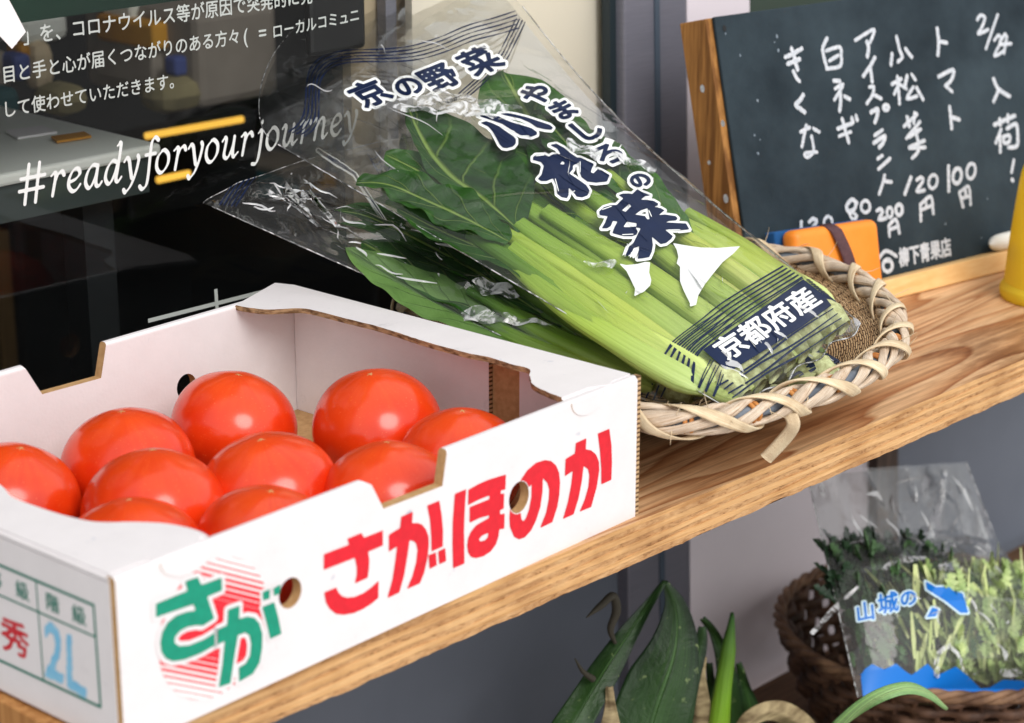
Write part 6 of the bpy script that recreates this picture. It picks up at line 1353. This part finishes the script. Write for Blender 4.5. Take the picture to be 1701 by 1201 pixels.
# table with papers
tf = ony(268, 238, .53); zt = tf[2]; tl_, tr_, tb_ = onz(-60, 300, zt), tf, onz(186, 196, zt)
tbl = empty('work_table', ((tl_[0]+tf[0])/2, tf[1]+.2, -1.045), 'pale work table inside the shop behind the window lettering', 'table')
mb = MB(); w_ = 1.1; y0 = tf[1]; mb.box((tf[0]-w_, y0, zt-.010), (w_, 0, 0), (0, .42, 0), (0, 0, .010)); mb.build('table_top', MT['tablew'], tbl, bevel=.003)
mb = MB(); mb.box((tf[0]-w_+.01, y0+.006, zt-.040), (w_-.02, 0, 0), (0, .40, 0), (0, 0, .0295)); mb.build('apron', MT['tablef'], tbl)
for lx, ly in ((tf[0]-.06, y0+.03), (tf[0]-.06, y0+.36), (tf[0]-w_+.02, y0+.03), (tf[0]-w_+.02, y0+.36)):
    mb = MB(); mb.box((lx, ly, -1.045), (.03, 0, 0), (0, .03, 0), (0, 0, zt-.0405+1.045)); mb.build('leg', MT['dark'], tbl)
def lying(name, pts, z, th, m, lab, cat):
    P = [onz(x, y, z) for x, y in pts]; mb = MB(); n = len(P); up_ = [p+ZA*th for p in P]
    mb.add(P+up_, [tuple(range(n, 2*n)), tuple(range(n))[::-1]]+[(i, (i+1) % n, n+(i+1) % n, n+i) for i in range(n)]); return tag(mb.build(name, MT[m]), lab, cat)
lying('leaflet', [(95, 238), (152, 229), (140, 222), (85, 230)], zt+.001, .002, 'yelbox', 'ochre leaflet lying on the pale work table', 'leaflet')
lying('paper_sheet', [(30, 232), (95, 222), (70, 212), (10, 220)], zt+.001, .002, 'paper', 'white sheet lying on the pale work table', 'paper')
def rod(name, a, b, y, rpx, m, lab, cat):
    P, Q = ony(*a, y), ony(*b, y); d = ((P-CAM) @ fw)/F; mb = MB(); mb.tube(np.linspace(P, Q, 4), rpx*d, 12); return tag(mb.build(name, MT[m], smooth=False), lab, cat)
rod('light_tube', (243, 226), (402, 198), 1.0, 6, 'lamp', 'long glowing yellow light tube behind the window', 'light tube')
rod('light_tube', (262, 299), (314, 288), 1.0, 6, 'lamp', 'short glowing yellow light tube below the long one', 'light tube')
rod('light_tube', (432, 195), (470, 187), 1.25, 4, 'lamp', 'dim short yellow light tube right of the long one, beside the clear bag', 'light tube')
facing('shelf_block', 215, 232, 430, 322, 1.06, .05, 'dark', 'dark cabinet behind the glowing tubes', 'cabinet')
facing('white_post', 222, 6, 250, 122, 1.0, .05, 'tablew', 'pale upright strip behind the window lettering', 'post')
facing('carton_box', 255, 40, 322, 74, .95, .1, 'yelbox', 'ochre yellow box on the shelf inside the shop', 'box')
facing('storage_box', 255, 74, 330, 135, .96, .1, 'greybox', 'grey storage box under the ochre yellow box', 'box')
facing('file_case', 292, 96, 330, 122, .92, .02, 'bluei', 'blue folder leaning on the grey storage box', 'folder')
facing('storage_box', 332, 22, 466, 158, .9, .2, 'greybox', 'large grey box inside the shop right of the ochre one', 'box', .01)
facing('paper_bag', 270, 140, 352, 182, .9, .05, 'khaki', 'khaki cloth bundle under the grey boxes inside the shop', 'bundle', .02)
facing('sack', 96, 148, 158, 190, .86, .05, 'khaki', 'khaki sack standing on the far edge of the pale table', 'sack', .03)
facing('storage_box', 34, 26, 118, 66, 1.0, .1, 'tablew', 'pale box at the far left below the green board', 'box', .01)
facing('jar', 36, 72, 56, 100, .98, .03, 'yelbox', 'yellow jar below the pale box at far left', 'jar', .01)
facing('vase', 60, 70, 100, 150, .99, .03, 'beige', 'beige vase between the yellow jar and the dark gap', 'vase', .03)
facing('folder_stack', 26, 92, 56, 132, .97, .03, 'bluei', 'blue folders under the yellow jar at far left', 'folder', .006)
facing('bin', -20, 152, 40, 200, .9, .05, 'teal', 'teal bin behind the pale table at far left', 'bin', .01)
facing('jar', 0, 86, 24, 150, .99, .03, 'greybox', 'grey canister at the far left edge under the paper note', 'jar', .01)
# chair back: bent tube
mb = MB(); P = [ony(x, y, 1.15) for x, y in ((296, 232), (305, 190), (345, 160), (400, 152), (440, 168), (462, 210))]; mb.tube(crom(P, 8), .018, 10)
tag(mb.build('chair_back', MT['black'], smooth=True), 'black curved chair back behind the hashtag', 'chair')
st = ony(252, 333, 1.5); mb = MB(); mb.grid(lathe([(.001, -.004), (.062, -.004), (.068, 0), (.062, .004), (.001, .004)], st), closed_v=True); mb.grid(lathe([(.05, -.005), (.045, -.5)], st, 24), closed_v=True)
tag(mb.build('stool', MT['steel'], smooth=True), 'round steel stool with a shiny rim behind the window', 'stool')
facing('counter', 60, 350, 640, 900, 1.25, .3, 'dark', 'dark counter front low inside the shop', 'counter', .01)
facing('cupboard_stile', 27, 380, 52, 900, 1.2, .03, 'brownp', 'brown wooden upright in the dark below the pale table', 'upright', 0)
facing('book', 438, 300, 500, 318, 1.1, .1, 'teal', 'teal book seen through the lower clear bag', 'book', .003)
facing('book', 470, 282, 540, 299, 1.1, .1, 'greybox', 'grey book lying above the teal book', 'book', .003)
facing('book', 505, 300, 560, 312, 1.12, .1, 'yelbox', 'ochre book beside the teal book', 'book', .003)
gbz = ony(35, 38, .40)[2]; mb = MB(); mb.box((-1.5, .40, gbz), (ony(598, 0, .40)[0]+1.5, 0, 0), (0, .02, 0), (0, 0, .5)); tag(mb.build('green_board', MT['bgreen']), 'dark green board hanging just inside the window top', 'board')
pn = [ony(x, y, GY-.0016) for x, y in ((-40, -30), (12, -6), (27, 22), (43, 53), (20, 81), (0, 60), (-30, 30))]; mb = MB(); D = A(0, .0005, 0); n = len(pn)
mb.add(pn+[p+D for p in pn], [tuple(range(n))[::-1], tuple(range(n, 2*n))]+[(i, n+i, n+(i+1) % n, (i+1) % n) for i in range(n)])
tag(mb.build('paper_note', MT['paper']), 'white paper note stuck on the window at the top left corner', 'note')
